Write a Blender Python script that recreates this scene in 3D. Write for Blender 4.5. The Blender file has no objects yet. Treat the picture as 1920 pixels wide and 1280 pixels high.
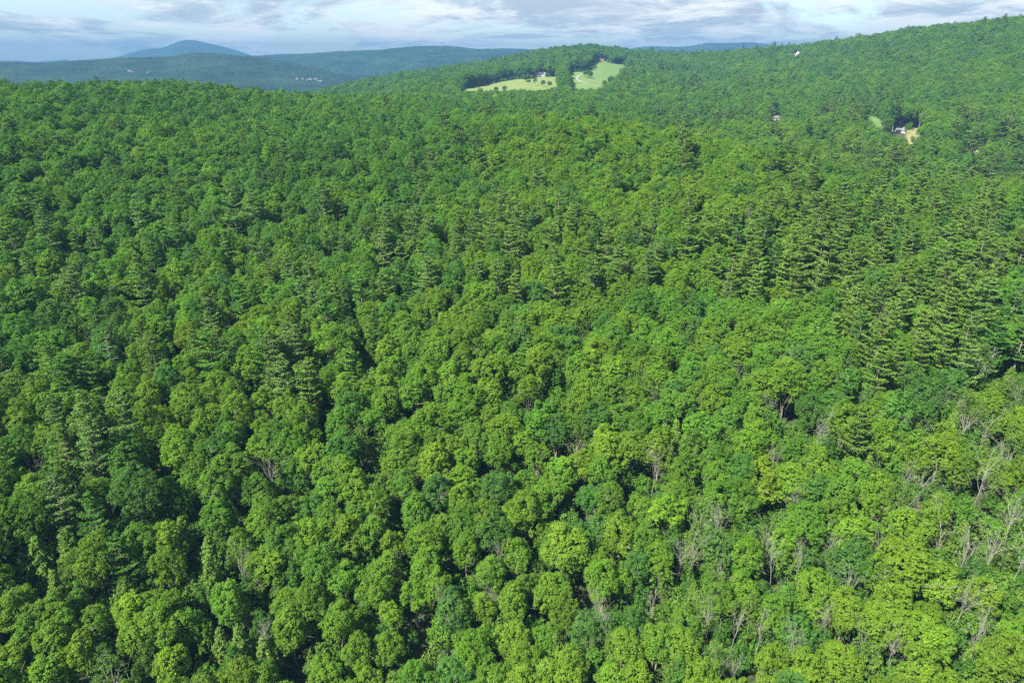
import bpy, math, random
import numpy as np
from mathutils import Vector

R = math.radians
scene = bpy.context.scene
rng = np.random.default_rng(7)
random.seed(7)

# ------------------------------------------------------------------ camera, sky, sun, exposure
CAM_Z = 132.0
PITCH = 22.2
F = 1280.0                                   # focal length in pixels of the 1920 x 1280 photograph
cam_d = bpy.data.cameras.new('camera')
cam = bpy.data.objects.new('camera', cam_d)
scene.collection.objects.link(cam)
cam.location = (0, 0, CAM_Z)
cam.rotation_euler = (R(90 - PITCH), 0, 0)
cam_d.sensor_width = 36
cam_d.lens = 24
cam_d.clip_start = 1
cam_d.clip_end = 60000
scene.camera = cam

SUN_EL, SUN_AZ = 50.0, -128.0                # azimuth measured clockwise from +Y (view direction): from the left, a little behind
sun_vec = Vector((math.sin(R(SUN_AZ)) * math.cos(R(SUN_EL)), math.cos(R(SUN_AZ)) * math.cos(R(SUN_EL)), math.sin(R(SUN_EL))))
world = bpy.data.worlds.new('World')
scene.world = world
world.use_nodes = True
wt = world.node_tree
wt.nodes.clear()


def N(tree, kind, **kw):
    n = tree.nodes.new(kind)
    for k, v in kw.items():
        if k == 'inp':
            for a, b in v.items():
                n.inputs[a].default_value = b
        else:
            setattr(n, k, v)
    return n


def L(tree, a, ao, b, bi):
    tree.links.new(a.outputs[ao], b.inputs[bi])


def build_sky():
    t = wt
    out = N(t, 'ShaderNodeOutputWorld')
    bg = N(t, 'ShaderNodeBackground', inp={'Strength': 0.05})
    sky = N(t, 'ShaderNodeTexSky', sky_type='NISHITA', sun_disc=False, sun_elevation=R(SUN_EL), sun_rotation=R(SUN_AZ),
            altitude=300, air_density=1.0, dust_density=0.6, ozone_density=1.6)
    tc = N(t, 'ShaderNodeTexCoord')
    sep = N(t, 'ShaderNodeSeparateXYZ')
    L(t, tc, 'Generated', sep, 0)
    zp = N(t, 'ShaderNodeMath', operation='MAXIMUM', inp={1: 0.0})
    L(t, sep, 'Z', zp, 0)
    zz = N(t, 'ShaderNodeMath', operation='ADD', inp={1: 0.12})
    L(t, zp, 0, zz, 0)
    u = N(t, 'ShaderNodeMath', operation='DIVIDE')
    v = N(t, 'ShaderNodeMath', operation='DIVIDE')
    L(t, sep, 'X', u, 0); L(t, zz, 0, u, 1)
    L(t, sep, 'Y', v, 0); L(t, zz, 0, v, 1)
    cmb = N(t, 'ShaderNodeCombineXYZ', inp={2: 1.7})
    L(t, u, 0, cmb, 0); L(t, v, 0, cmb, 1)
    mp = N(t, 'ShaderNodeMapping', inp={'Rotation': (0, 0, R(12)), 'Scale': (0.75, 0.55, 1)})
    L(t, cmb, 0, mp, 0)
    n1 = N(t, 'ShaderNodeTexNoise', inp={'Scale': 1.0, 'Detail': 12, 'Roughness': 0.62, 'Distortion': 0.9})
    L(t, mp, 0, n1, 'Vector')
    cov = N(t, 'ShaderNodeMapRange', interpolation_type='SMOOTHSTEP', inp={'From Min': 0.40, 'From Max': 0.55, 'To Min': 0.05, 'To Max': 1.0})
    L(t, n1, 'Fac', cov, 'Value')
    mp2 = N(t, 'ShaderNodeMapping', inp={'Location': (3.1, 7.7, 0), 'Rotation': (0, 0, R(-8)), 'Scale': (1.1, 0.95, 1)})
    L(t, cmb, 0, mp2, 0)
    n2 = N(t, 'ShaderNodeTexNoise', inp={'Scale': 1.1, 'Detail': 12, 'Roughness': 0.66, 'Distortion': 0.5})
    L(t, mp2, 0, n2, 'Vector')
    shade = N(t, 'ShaderNodeMapRange', interpolation_type='SMOOTHSTEP', inp={'From Min': 0.40, 'From Max': 0.60})
    L(t, n2, 'Fac', shade, 'Value')
    ccol = N(t, 'ShaderNodeMix', data_type='RGBA', inp={6: (2.9, 3.2, 3.45, 1), 7: (6.3, 6.1, 5.6, 1)})
    L(t, shade, 0, ccol, 0)
    mix = N(t, 'ShaderNodeMix', data_type='RGBA')
    L(t, cov, 0, mix, 0); L(t, sky, 0, mix, 6); L(t, ccol, 2, mix, 7)
    L(t, mix, 2, bg, 'Color')
    L(t, bg, 0, out, 'Surface')


build_sky()
sd = bpy.data.lights.new('sun', 'SUN')
sd.energy = 4.3
sd.angle = R(0.53)
sd.color = (1.0, 0.95, 0.86)
sun = bpy.data.objects.new('sun', sd)
scene.collection.objects.link(sun)
sun.rotation_euler = sun_vec.to_track_quat('Z', 'Y').to_euler()
sun.location = (-400, -160, 500)
scene.view_settings.view_transform = 'Standard'
scene.view_settings.look = 'None'
scene.view_settings.exposure = 2.3
scene.view_settings.gamma = 1
scene.view_settings.use_curve_mapping = False
scene.cycles.max_bounces = 5
scene.cycles.diffuse_bounces = 3
scene.cycles.transmission_bounces = 4
scene.cycles.volume_bounces = 0
scene.cycles.use_denoising = False

# ------------------------------------------------------------------ how a pixel of the photograph reads as a direction
CP, SP = math.cos(R(PITCH)), math.sin(R(PITCH))


def ray(px, py):
    a = (np.asarray(px, float) - 960) / F
    b = (640 - np.asarray(py, float)) / F
    return np.stack(np.broadcast_arrays(a, CP + b * SP, -SP + b * CP), -1)


def project(x, y, z):
    """world -> pixel of the photograph; w is the depth"""
    zz = np.asarray(z) - CAM_Z
    w = y * CP - zz * SP
    up = y * SP + zz * CP
    w = np.where(np.abs(w) < 1e-6, 1e-6, w)
    return 960 + F * x / w, 640 - F * up / w, w


def point_at(px, py, dist):
    d = ray(px, py)
    k = dist / np.hypot(d[..., 0], d[..., 1])
    return d[..., 0] * k, d[..., 1] * k, CAM_Z + d[..., 2] * k


# ------------------------------------------------------------------ the lie of the land, surveyed as profiles going away from the camera
def smooth_noise(x, y, seed, cell):
    """value noise, bilinear with smooth weights"""
    xi = np.asarray(x) / cell + 1000.0
    yi = np.asarray(y) / cell + 1000.0
    x0 = np.floor(xi).astype(np.int64); y0 = np.floor(yi).astype(np.int64)
    fx = xi - x0; fy = yi - y0
    fx = fx * fx * (3 - 2 * fx); fy = fy * fy * (3 - 2 * fy)

    def h(i, j):
        n = (i * 374761393 + j * 668265263 + seed * 1442695041) & 0xffffffff
        n = ((n ^ (n >> 13)) * 1274126177) & 0xffffffff
        return ((n ^ (n >> 16)) & 0xffff) / 65535.0 * 2 - 1
    return (h(x0, y0) * (1 - fx) + h(x0 + 1, y0) * fx) * (1 - fy) + (h(x0, y0 + 1) * (1 - fx) + h(x0 + 1, y0 + 1) * fx) * fy


def fbm(x, y, seed, cell, octs=4, gain=0.5):
    s, a, t = 0, 1.0, 0
    for o in range(octs):
        s = s + a * smooth_noise(x, y, seed + o * 17, cell / 2 ** o)
        t += a
        a *= gain
    return s / t


def big_of(d):
    """how much larger the trees grow with the distance up the slope"""
    return 0.80 + 0.20 * np.clip((d - 110) / 170, 0, 1) + 0.42 * np.clip((d - 300) / 260, 0, 1) + 0.22 * np.clip((d - 800) / 300, 0, 1)


C_, G_, Z_ = 'canopy', 'ground', 'z'
NEAR = [(0, Z_, -160), (60, Z_, -146), (100, Z_, -126), (130, Z_, -111), (180, Z_, -91)]
PROFILES = {   # azimuth column (pixel across at the horizon) : (distance, what is given, pixel row or height under the camera)
    -350: NEAR + [(290, Z_, -74), (390, C_, 258), (560, C_, 163), (640, Z_, -36), (1000, Z_, -85), (2200, Z_, -150)],
    0: NEAR + [(290, Z_, -74), (390, C_, 256), (565, C_, 164), (640, Z_, -36), (1000, Z_, -85), (2200, Z_, -150)],
    320: NEAR + [(290, Z_, -73), (390, C_, 252), (600, C_, 162), (670, Z_, -37), (1000, Z_, -85), (2200, Z_, -150)],
    480: NEAR + [(290, Z_, -73), (390, C_, 254), (500, C_, 215), (640, C_, 175), (720, Z_, -47), (1000, Z_, -90), (2200, Z_, -150)],
    640: NEAR + [(290, Z_, -73), (390, C_, 256), (520, C_, 222), (690, C_, 181), (780, Z_, -56), (1150, Z_, -78), (1450, C_, 157), (1560, Z_, -70), (2200, Z_, -150)],
    740: NEAR + [(290, Z_, -73), (390, C_, 256), (520, C_, 225), (750, C_, 182), (850, Z_, -60), (1200, C_, 167), (1550, C_, 138), (1700, Z_, -50), (2300, Z_, -150)],
    860: NEAR + [(290, Z_, -73), (390, C_, 257), (520, C_, 224), (800, C_, 182), (920, Z_, -60), (1160, G_, 171), (1250, G_, 163), (1400, C_, 145), (1720, C_, 121), (1900, Z_, -40), (2500, Z_, -150)],
    1000: NEAR + [(285, Z_, -72), (380, C_, 257), (480, C_, 220), (580, Z_, -66), (880, C_, 180), (1000, Z_, -58), (1150, G_, 170), (1330, G_, 150), (1400, G_, 144), (1550, C_, 120), (1900, C_, 94), (2100, Z_, -5), (2800, Z_, -150)],
    1110: NEAR + [(280, Z_, -72), (370, C_, 256), (450, C_, 222), (550, Z_, -72), (900, C_, 181), (1000, Z_, -56), (1150, G_, 170), (1300, G_, 150), (1560, G_, 120), (1620, G_, 114), (1750, C_, 96), (1930, C_, 82), (2150, Z_, 8), (2900, Z_, -150)],
    1210: NEAR + [(280, Z_, -72), (365, C_, 262), (430, C_, 228), (530, Z_, -76), (760, C_, 203), (930, C_, 185), (1150, C_, 166), (1500, C_, 128), (1950, C_, 97), (2200, Z_, -10), (2900, Z_, -150)],
    1290: NEAR + [(275, Z_, -73), (360, C_, 278), (425, C_, 243), (520, Z_, -90), (740, C_, 215), (900, C_, 193), (1400, C_, 143), (1950, C_, 99), (2200, Z_, -10), (2900, Z_, -150)],
    1500: NEAR + [(265, Z_, -76), (360, C_, 325), (430, C_, 285), (530, Z_, -100), (660, C_, 250), (820, C_, 213), (1200, C_, 148), (1500, C_, 110), (1800, C_, 82), (2100, Z_, 10), (3000, Z_, -150)],
    1700: NEAR + [(255, Z_, -80), (350, C_, 378), (430, C_, 330), (530, Z_, -106), (640, C_, 278), (760, G_, 258), (800, G_, 247), (860, G_, 240), (980, C_, 190), (1250, C_, 122), (1620, C_, 51), (1900, Z_, 40), (3000, Z_, -150)],
    1840: NEAR + [(250, Z_, -82), (350, C_, 400), (430, C_, 348), (520, Z_, -110), (600, C_, 308), (690, G_, 290), (730, G_, 281), (770, G_, 275), (880, C_, 205), (1100, C_, 130), (1520, C_, 36), (1850, Z_, 50), (3000, Z_, -150)],
    1940: NEAR + [(250, Z_, -82), (350, C_, 405), (430, C_, 352), (520, Z_, -110), (640, C_, 290), (800, C_, 210), (1050, C_, 125), (1300, C_, 70), (1500, C_, 25), (1850, Z_, 60), (3000, Z_, -150)],
    2400: NEAR + [(250, Z_, -82), (350, C_, 405), (430, C_, 352), (520, Z_, -110), (640, C_, 290), (800, C_, 210), (1050, C_, 120), (1300, C_, 50), (1500, C_, -30), (1850, Z_, 90), (3000, Z_, -150)],
}


def build_table():
    px = np.array(sorted(PROFILES))
    az = np.degrees(np.arctan((px - 960) / F / 1.065))
    ds = np.arange(0, 3601, 10.0)
    cols = []
    for p in px:
        dd, zz = [], []
        for d, kind, val in PROFILES[p]:
            if kind == 'z':
                z = val
            else:
                a = (p - 960) / 1.065 / F     # same azimuth on another row
                b = (640 - val) / F
                z = (-SP + b * CP) / ((CP + b * SP) * math.hypot(1, a)) * d - ((16.8 * big_of(d) ** 0.7 - 0.5) if kind == 'canopy' else 0)
            dd.append(d); zz.append(z)
        cols.append(np.interp(ds, dd, zz))
    cols = np.array(cols)
    azs = np.arange(-60, 60.01, 1.0)
    tab = np.array([np.interp(azs, az, cols[:, i]) for i in range(len(ds))]).T
    k = np.exp(-0.5 * (np.arange(-8, 9) / 2.0) ** 2); k /= k.sum()
    tab = np.apply_along_axis(lambda r: np.convolve(np.pad(r, 8, mode='edge'), k, 'valid'), 1, tab)
    k2 = np.exp(-0.5 * (np.arange(-3, 4) / 0.9) ** 2); k2 /= k2.sum()
    tab = np.apply_along_axis(lambda r: np.convolve(np.pad(r, 3, mode='edge'), k2, 'valid'), 0, tab)
    return azs, ds, tab


AZS, DS, TAB = build_table()


def ground_z(x, y):
    x = np.asarray(x, float); y = np.asarray(y, float)
    d = np.hypot(x, y)
    az = np.clip(np.degrees(np.arctan2(x, y)), -59.99, 59.99)
    fi = (az - AZS[0]); i = np.floor(fi).astype(int); fi = fi - i
    dj = np.clip(d, 0, 3599) / 10.0; j = np.floor(dj).astype(int); dj = dj - j
    z = (TAB[i, j] * (1 - fi) + TAB[i + 1, j] * fi) * (1 - dj) + (TAB[i, j + 1] * (1 - fi) + TAB[i + 1, j + 1] * fi) * dj
    amp = np.clip(d / 250, 0.3, 1) * np.clip((1250 - d) / 300, 0.25, 1)
    z = z + fbm(x, y, 3, 85, 3) * 4.6 * amp
    return CAM_Z + z


def hit_ground(px, py, lift=0.0, d0=40.0, d1=3400.0):
    """where the line of sight through a pixel first meets the ground raised by LIFT"""
    d = ray(px, py)
    d = d / np.hypot(d[..., 0], d[..., 1])[..., None]
    d = d.reshape(-1, 3)
    ts = np.concatenate([np.arange(d0, 400, 2.0), np.arange(400, d1, 4.0)])
    out = np.full(len(d), np.nan)
    X = d[:, 0, None] * ts; Y = d[:, 1, None] * ts; Z = CAM_Z + d[:, 2, None] * ts
    below = Z < ground_z(X, Y) + lift
    k = below.argmax(1)
    ok = below[np.arange(len(d)), k]
    out[ok] = ts[k[ok]]
    x, y = d[:, 0] * out, d[:, 1] * out
    return x, y, ground_z(np.nan_to_num(x), np.nan_to_num(y)), out


# ------------------------------------------------------------------ helpers
col = scene.collection


def tag(o, label=None, cat=None, group=None, kind=None):
    if label: o['label'] = label
    if cat: o['category'] = cat
    if group: o['group'] = group
    if kind: o['kind'] = kind
    return o


def mesh_np(name, v, faces_list, mats, mat_idx=None, attrs=None, smooth=False):
    """v (n,3); faces_list: list of int arrays (m,k)"""
    me = bpy.data.meshes.new(name)
    v = np.asarray(v, np.float32)
    me.vertices.add(len(v))
    me.vertices.foreach_set('co', v.ravel())
    loops = np.concatenate([f.ravel() for f in faces_list]).astype(np.int32)
    tot = np.concatenate([np.full(len(f), f.shape[1], np.int32) for f in faces_list])
    start = np.concatenate([[0], np.cumsum(tot)[:-1]]).astype(np.int32)
    me.loops.add(len(loops))
    me.loops.foreach_set('vertex_index', loops)
    me.polygons.add(len(tot))
    me.polygons.foreach_set('loop_start', start)
    me.polygons.foreach_set('loop_total', tot)
    if mat_idx is not None:
        me.polygons.foreach_set('material_index', np.asarray(mat_idx, np.int32))
    me.polygons.foreach_set('use_smooth', np.full(len(tot), bool(smooth)))
    for m in mats: me.materials.append(m)
    if attrs:
        for k, (dom, val) in attrs.items():
            a = me.attributes.new(k, 'FLOAT', dom)
            a.data.foreach_set('value', np.asarray(val, np.float32))
    me.update(calc_edges=True)
    me.validate()
    return me


class Geo:
    """collects vertices and faces for one mesh"""
    def __init__(self):
        self.v, self.q, self.t, self.n = [], [], [], 0
        self.tone_q, self.tone_t = [], []

    def add(self, v, quads=None, tris=None):
        v = np.asarray(v, float)
        if quads is not None and len(quads): self.q.append(np.asarray(quads) + self.n)
        if tris is not None and len(tris): self.t.append(np.asarray(tris) + self.n)
        self.v.append(v)
        self.n += len(v)

    def tube(self, pts, rad, sides=5, cap=True):
        pts = np.asarray(pts, float); m = len(pts)
        tan = np.gradient(pts, axis=0)
        tan /= np.linalg.norm(tan, axis=1)[:, None] + 1e-9
        ref = np.array([0, 0, 1.0]) if abs(tan[0, 2]) < 0.8 else np.array([1.0, 0, 0])
        a = np.cross(tan, ref); a /= np.linalg.norm(a, axis=1)[:, None] + 1e-9
        b = np.cross(tan, a)
        th = np.arange(sides) / sides * 2 * math.pi
        ring = np.cos(th)[None, :, None] * a[:, None] + np.sin(th)[None, :, None] * b[:, None]
        v = (pts[:, None] + ring * np.asarray(rad)[:, None, None]).reshape(-1, 3)
        i = np.arange(m - 1)[:, None] * sides; k = np.arange(sides)[None]; k2 = (k + 1) % sides
        q = np.stack([i + k, i + k2, i + sides + k2, i + sides + k], -1).reshape(-1, 4)
        self.add(v, q)
        if cap:
            self.add([pts[-1]] , None, None)
            base = self.n - 1 - sides
            self.t.append(np.stack([base + k[0], base + k2[0], np.full(sides, self.n - 1)], -1))

    def box(self, lo, hi, rot=None):
        lo, hi = np.array(lo, float), np.array(hi, float)
        v = np.array([[(lo, hi)[(i >> k) & 1][k] for k in range(3)] for i in range(8)])
        self.add(v, [(0, 2, 3, 1), (4, 5, 7, 6), (0, 1, 5, 4), (2, 6, 7, 3), (0, 4, 6, 2), (1, 3, 7, 5)])

    def build(self, name, mat, attrs=None, smooth=False):
        fl = []
        if self.q: fl.append(np.concatenate(self.q))
        if self.t: fl.append(np.concatenate(self.t))
        return mesh_np(name, np.concatenate(self.v), fl, [mat], attrs=attrs, smooth=smooth)


def unit(v):
    return v / (np.linalg.norm(v, axis=-1, keepdims=True) + 1e-9)


def leaf_cards(c, n, size, rg, aspect=0.62):
    """kite-shaped leaf sprays at C facing N; returns verts, quads"""
    m = len(c)
    r = unit(rg.normal(size=(m, 3)))
    a = unit(np.cross(n, r)); b = np.cross(n, a)
    s = size[:, None] if np.ndim(size) else size
    bend = n * (s * rg.uniform(-0.25, 0.1, (m, 1)))
    asp = aspect * rg.uniform(0.75, 1.3, (m, 1))
    v = np.stack([c - a * s * 0.5 + bend, c + b * s * 0.5 * asp + a * s * rg.uniform(-.15, .15, (m, 1)),
                  c + a * s * 0.5 + bend, c - b * s * 0.5 * asp + a * s * rg.uniform(-.15, .15, (m, 1))], 1).reshape(-1, 3)
    q = np.arange(4 * m).reshape(-1, 4)
    return v, q


# ------------------------------------------------------------------ materials
def mat_new(name):
    m = bpy.data.materials.new(name)
    m.use_nodes = True
    m.node_tree.nodes.clear()
    return m, m.node_tree


def leaf_material(name, translucent=0.35, gloss=0.06, rough=0.45):
    m, t = mat_new(name)
    out = N(t, 'ShaderNodeOutputMaterial')
    tint = N(t, 'ShaderNodeAttribute', attribute_type='INSTANCER', attribute_name='tint')
    tone = N(t, 'ShaderNodeAttribute', attribute_type='GEOMETRY', attribute_name='tone')
    hs = N(t, 'ShaderNodeHueSaturation')
    mr = N(t, 'ShaderNodeMapRange', inp={'To Min': 0.62, 'To Max': 1.38})
    L(t, tone, 'Fac', mr, 'Value')
    hue = N(t, 'ShaderNodeMapRange', inp={'To Min': 0.512, 'To Max': 0.488})
    L(t, tone, 'Fac', hue, 'Value')
    L(t, tint, 'Color', hs, 'Color'); L(t, mr, 0, hs, 'Value'); L(t, hue, 0, hs, 'Hue')
    d = N(t, 'ShaderNodeBsdfDiffuse')
    L(t, hs, 0, d, 'Color')
    tr = N(t, 'ShaderNodeBsdfTranslucent')
    warm = N(t, 'ShaderNodeMix', data_type='RGBA', blend_type='MULTIPLY', inp={0: 1.0, 7: (1.05, 1.2, 0.55, 1)})
    L(t, hs, 0, warm, 6); L(t, warm, 2, tr, 'Color')
    mx = N(t, 'ShaderNodeMixShader', inp={0: translucent})
    L(t, d, 0, mx, 1); L(t, tr, 0, mx, 2)
    g = N(t, 'ShaderNodeBsdfGlossy', inp={'Roughness': rough, 'Color': (0.9, 0.95, 1, 1)})
    mx2 = N(t, 'ShaderNodeMixShader', inp={0: gloss})
    L(t, mx, 0, mx2, 1); L(t, g, 0, mx2, 2)
    L(t, mx2, 0, out, 'Surface')
    return m


def noise_material(name, c0, c1, scale=1.0, rough=0.9, bump=0.0, detail=5, obj=True, stretch=(1, 1, 1)):
    m, t = mat_new(name)
    out = N(t, 'ShaderNodeOutputMaterial')
    p = N(t, 'ShaderNodeBsdfPrincipled', inp={'Roughness': rough})
    p.inputs['Specular IOR Level'].default_value = 0.2
    tc = N(t, 'ShaderNodeTexCoord')
    mp = N(t, 'ShaderNodeMapping', inp={'Scale': stretch})
    L(t, tc, 'Object', mp, 0)
    n = N(t, 'ShaderNodeTexNoise', inp={'Scale': scale, 'Detail': detail, 'Roughness': 0.6})
    L(t, mp, 0, n, 'Vector')
    r = N(t, 'ShaderNodeMapRange', inp={'From Min': 0.32, 'From Max': 0.68})
    L(t, n, 'Fac', r, 'Value')
    mx = N(t, 'ShaderNodeMix', data_type='RGBA', inp={6: (*c0, 1), 7: (*c1, 1)})
    L(t, r, 0, mx, 0)
    L(t, mx, 2, p, 'Base Color')
    if bump:
        b = N(t, 'ShaderNodeBump', inp={'Strength': bump})
        L(t, n, 'Fac', b, 'Height'); L(t, b, 0, p, 'Normal')
    L(t, p, 0, out, 'Surface')
    return m


M_LEAF = leaf_material('broad_leaves', 0.40, 0.005, 0.5)
M_NEEDLE = leaf_material('needles', 0.25, 0.006, 0.5)
M_BARK = noise_material('bark', (0.10, 0.085, 0.07), (0.24, 0.215, 0.185), 1.4, bump=0.4, stretch=(3, 3, 0.6))
M_DEADWOOD = noise_material('bare_wood', (0.115, 0.115, 0.092), (0.205, 0.205, 0.168), 1.1, bump=0.3, stretch=(3, 3, 0.6))
M_BROWNWOOD = noise_material('brown_dead_wood', (0.22, 0.15, 0.12), (0.40, 0.31, 0.26), 1.1, bump=0.3, stretch=(3, 3, 0.6))
M_FLOOR = noise_material('forest_floor', (0.016, 0.032, 0.010), (0.040, 0.048, 0.020), 0.35, bump=0.4)
M_HAY = noise_material('hay_meadow', (0.072, 0.110, 0.024), (0.125, 0.150, 0.042), 0.03, bump=0.1, stretch=(0.6, 4, 1))
M_LAWN = noise_material('mown_lawn', (0.042, 0.098, 0.018), (0.102, 0.145, 0.037), 0.035, bump=0.1, stretch=(0.5, 4.5, 1))
M_STRAW = noise_material('dry_field', (0.13, 0.13, 0.05), (0.19, 0.18, 0.075), 0.06, bump=0.1)
M_GRAVEL = noise_material('pale_gravel', (0.13, 0.135, 0.11), (0.18, 0.185, 0.15), 0.8)


def hill_material(name, lo, hi, fields=0.0):
    m, t = mat_new(name)
    out = N(t, 'ShaderNodeOutputMaterial')
    p = N(t, 'ShaderNodeBsdfPrincipled', inp={'Roughness': 0.95})
    p.inputs['Specular IOR Level'].default_value = 0.05
    tc = N(t, 'ShaderNodeTexCoord')
    n = N(t, 'ShaderNodeTexNoise', inp={'Scale': 0.006, 'Detail': 10, 'Roughness': 0.7})
    L(t, tc, 'Object', n, 'Vector')
    r = N(t, 'ShaderNodeMapRange', inp={'From Min': 0.35, 'From Max': 0.66})
    L(t, n, 'Fac', r, 'Value')
    mx = N(t, 'ShaderNodeMix', data_type='RGBA', inp={6: (*lo, 1), 7: (*hi, 1)})
    L(t, r, 0, mx, 0)
    n2 = N(t, 'ShaderNodeTexVoronoi', inp={'Scale': 0.07, 'Randomness': 1})
    L(t, tc, 'Object', n2, 'Vector')
    b = N(t, 'ShaderNodeBump', inp={'Strength': 0.6, 'Distance': 7.0})
    b.invert = True
    L(t, n2, 'Distance', b, 'Height')
    L(t, b, 0, p, 'Normal')
    L(t, mx, 2, p, 'Base Color')
    L(t, p, 0, out, 'Surface')
    return m


M_HILL = hill_material('far_forest', (0.003, 0.012, 0.009), (0.018, 0.038, 0.020))

# ------------------------------------------------------------------ the ground, one sheet to the horizon
def build_ground():
    inner_x = np.arange(-2000, 2001, 16.0)
    inner_y = np.arange(-200, 2601, 16.0)
    out = np.array([150, 400, 900, 1800, 3200, 5000, 6800, 8800.0])
    xs = np.concatenate([-2000 - out[::-1], inner_x, 2000 + out])
    ys = np.concatenate([-200 - out[:4][::-1], inner_y, 2600 + out])
    X, Y = np.meshgrid(xs, ys, indexing='ij')
    Zg = ground_z(X, Y)
    D = np.hypot(X, Y)
    k = np.clip((D - 2600) / 900, 0, 1)
    Zg = Zg * (1 - k) + (CAM_Z - 165) * k
    nx, ny = X.shape
    idx = np.arange(nx * ny).reshape(nx, ny)
    q = np.stack([idx[:-1, :-1], idx[1:, :-1], idx[1:, 1:], idx[:-1, 1:]], -1).reshape(-1, 4)
    far = D[:-1, :-1].ravel() > 2500
    me = mesh_np('ground', np.stack([X, Y, Zg], -1).reshape(-1, 3), [q], [M_FLOOR, M_HILL], far.astype(int), smooth=True)
    o = bpy.data.objects.new('ground', me)
    col.objects.link(o)
    tag(o, 'dark forest floor under the trees, rolling from the near slope to the far hills', None, None, 'structure')


build_ground()


# ------------------------------------------------------------------ the blue hills far behind
def ridge(name, crest, dist, front, back, label, base=-165, rough=5.5, nu=360, nv=60, mat=M_HILL, belly=0.62):
    """a hill of real depth: its crest runs through the given sights at the given distance"""
    cx = np.array([c[0] for c in crest], float); cy = np.array([c[1] for c in crest], float)
    u = np.linspace(cx[0], cx[-1], nu)
    yv = np.interp(u, cx, cy)
    k = np.array([1, 2, 3, 2, 1.0]); k /= k.sum()
    yv = np.convolve(np.pad(yv, 2, mode='edge'), k, 'valid')
    x, y, z = point_at(u, yv, dist * (1 + 0.03 * np.sin(u / 190.0)))
    end = np.clip(np.minimum(np.arange(nu), np.arange(nu)[::-1]) / 24.0, 0, 1)
    base_z = CAM_Z + base
    dirx, diry = x / np.hypot(x, y), y / np.hypot(x, y)
    s = np.concatenate([np.linspace(-1, 0, nv), np.linspace(0, 1, nv // 3)[1:]])
    prof = np.where(s < 0, (1 - (-s) ** 1.25), 1 - s ** 1.4)
    off = np.where(s < 0, s * front, s * back)
    X = x[:, None] + dirx[:, None] * off; Y = y[:, None] + diry[:, None] * off
    spur = fbm(X, Y, 41, front * 0.34, 4) * (0.34 * (1 - np.abs(2 * prof - 1)))
    h = np.clip(prof[None] + spur, 0, 1.05)
    Z = base_z - 6 + (z[:, None] - base_z + 6) * h * (0.35 + 0.65 * end[:, None] ** 0.7)
    Z += fbm(X, Y, 77, 45, 3, 0.7) * rough * np.clip(prof[None] * 3, 0, 1) * (1 - 0.5 * (prof[None] > .98))
    n1, n2 = X.shape
    idx = np.arange(n1 * n2).reshape(n1, n2)
    q = np.stack([idx[:-1, :-1], idx[1:, :-1], idx[1:, 1:], idx[:-1, 1:]], -1).reshape(-1, 4)
    me = mesh_np(name, np.stack([X, Y, Z], -1).reshape(-1, 3), [q], [mat], smooth=False)
    o = bpy.data.objects.new(name, me)
    col.objects.link(o)
    tag(o, label, None, None, 'structure')
    return X, Y, Z


HILL_A = ridge('wooded_hill', [(-900, 128), (-500, 112), (-200, 120), (0, 117), (100, 117), (140, 114), (233, 108), (320, 106), (345, 101), (367, 98), (400, 100),
               (467, 106), (533, 114), (580, 124), (640, 138), (740, 160), (900, 175)], 3300, 1500, 700,
               'blue green wooded hill in front of the pointed mountain, white hamlets on its slope')
ridge('wooded_ridge', [(300, 118), (380, 110), (466, 105), (520, 102), (570, 101), (640, 96), (707, 94), (763, 88), (807, 86), (853, 87), (890, 92),
      (960, 95), (1040, 100), (1200, 108), (1400, 118)], 4800, 1500, 900,
      'long flat-topped blue ridge behind the wooded hill, ending behind the meadow hill')
ridge('far_ridge', [(760, 110), (860, 95), (905, 92), (960, 91), (1000, 93), (1100, 105), (1250, 125)], 5800, 1300, 1000,
      'thin paler ridge just above the long flat-topped ridge', nu=200, nv=40)
ridge('mountain', [(-60, 120), (60, 118), (150, 115), (190, 112), (235, 104), (246, 99), (278, 92), (300, 91), (316, 86), (330, 80), (345, 76), (356, 75), (367, 76), (388, 81),
      (420, 88), (445, 95), (470, 104), (520, 112), (600, 122)], 8700, 2000, 1500,
      'pale blue mountain with a single rounded peak, highest on the horizon', nu=260, nv=50)
ridge('low_far_ridge', [(-400, 120), (-100, 116), (0, 114), (35, 114), (60, 117), (100, 114), (125, 112), (150, 117), (220, 124)], 9700, 700, 500,
      'faint low ridge on the horizon beside the mountain', nu=160, nv=30)
ridge('distant_mountain', [(1080, 118), (1150, 100), (1185, 91), (1212, 87), (1280, 88), (1300, 86), (1323, 81), (1363, 81), (1390, 80), (1417, 80), (1428, 82), (1453, 85),
      (1500, 92), (1600, 110), (1700, 130)], 7400, 1700, 1400,
      'pale blue long mountain showing between the meadow hill and the wooded slope', nu=240, nv=40)

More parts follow.
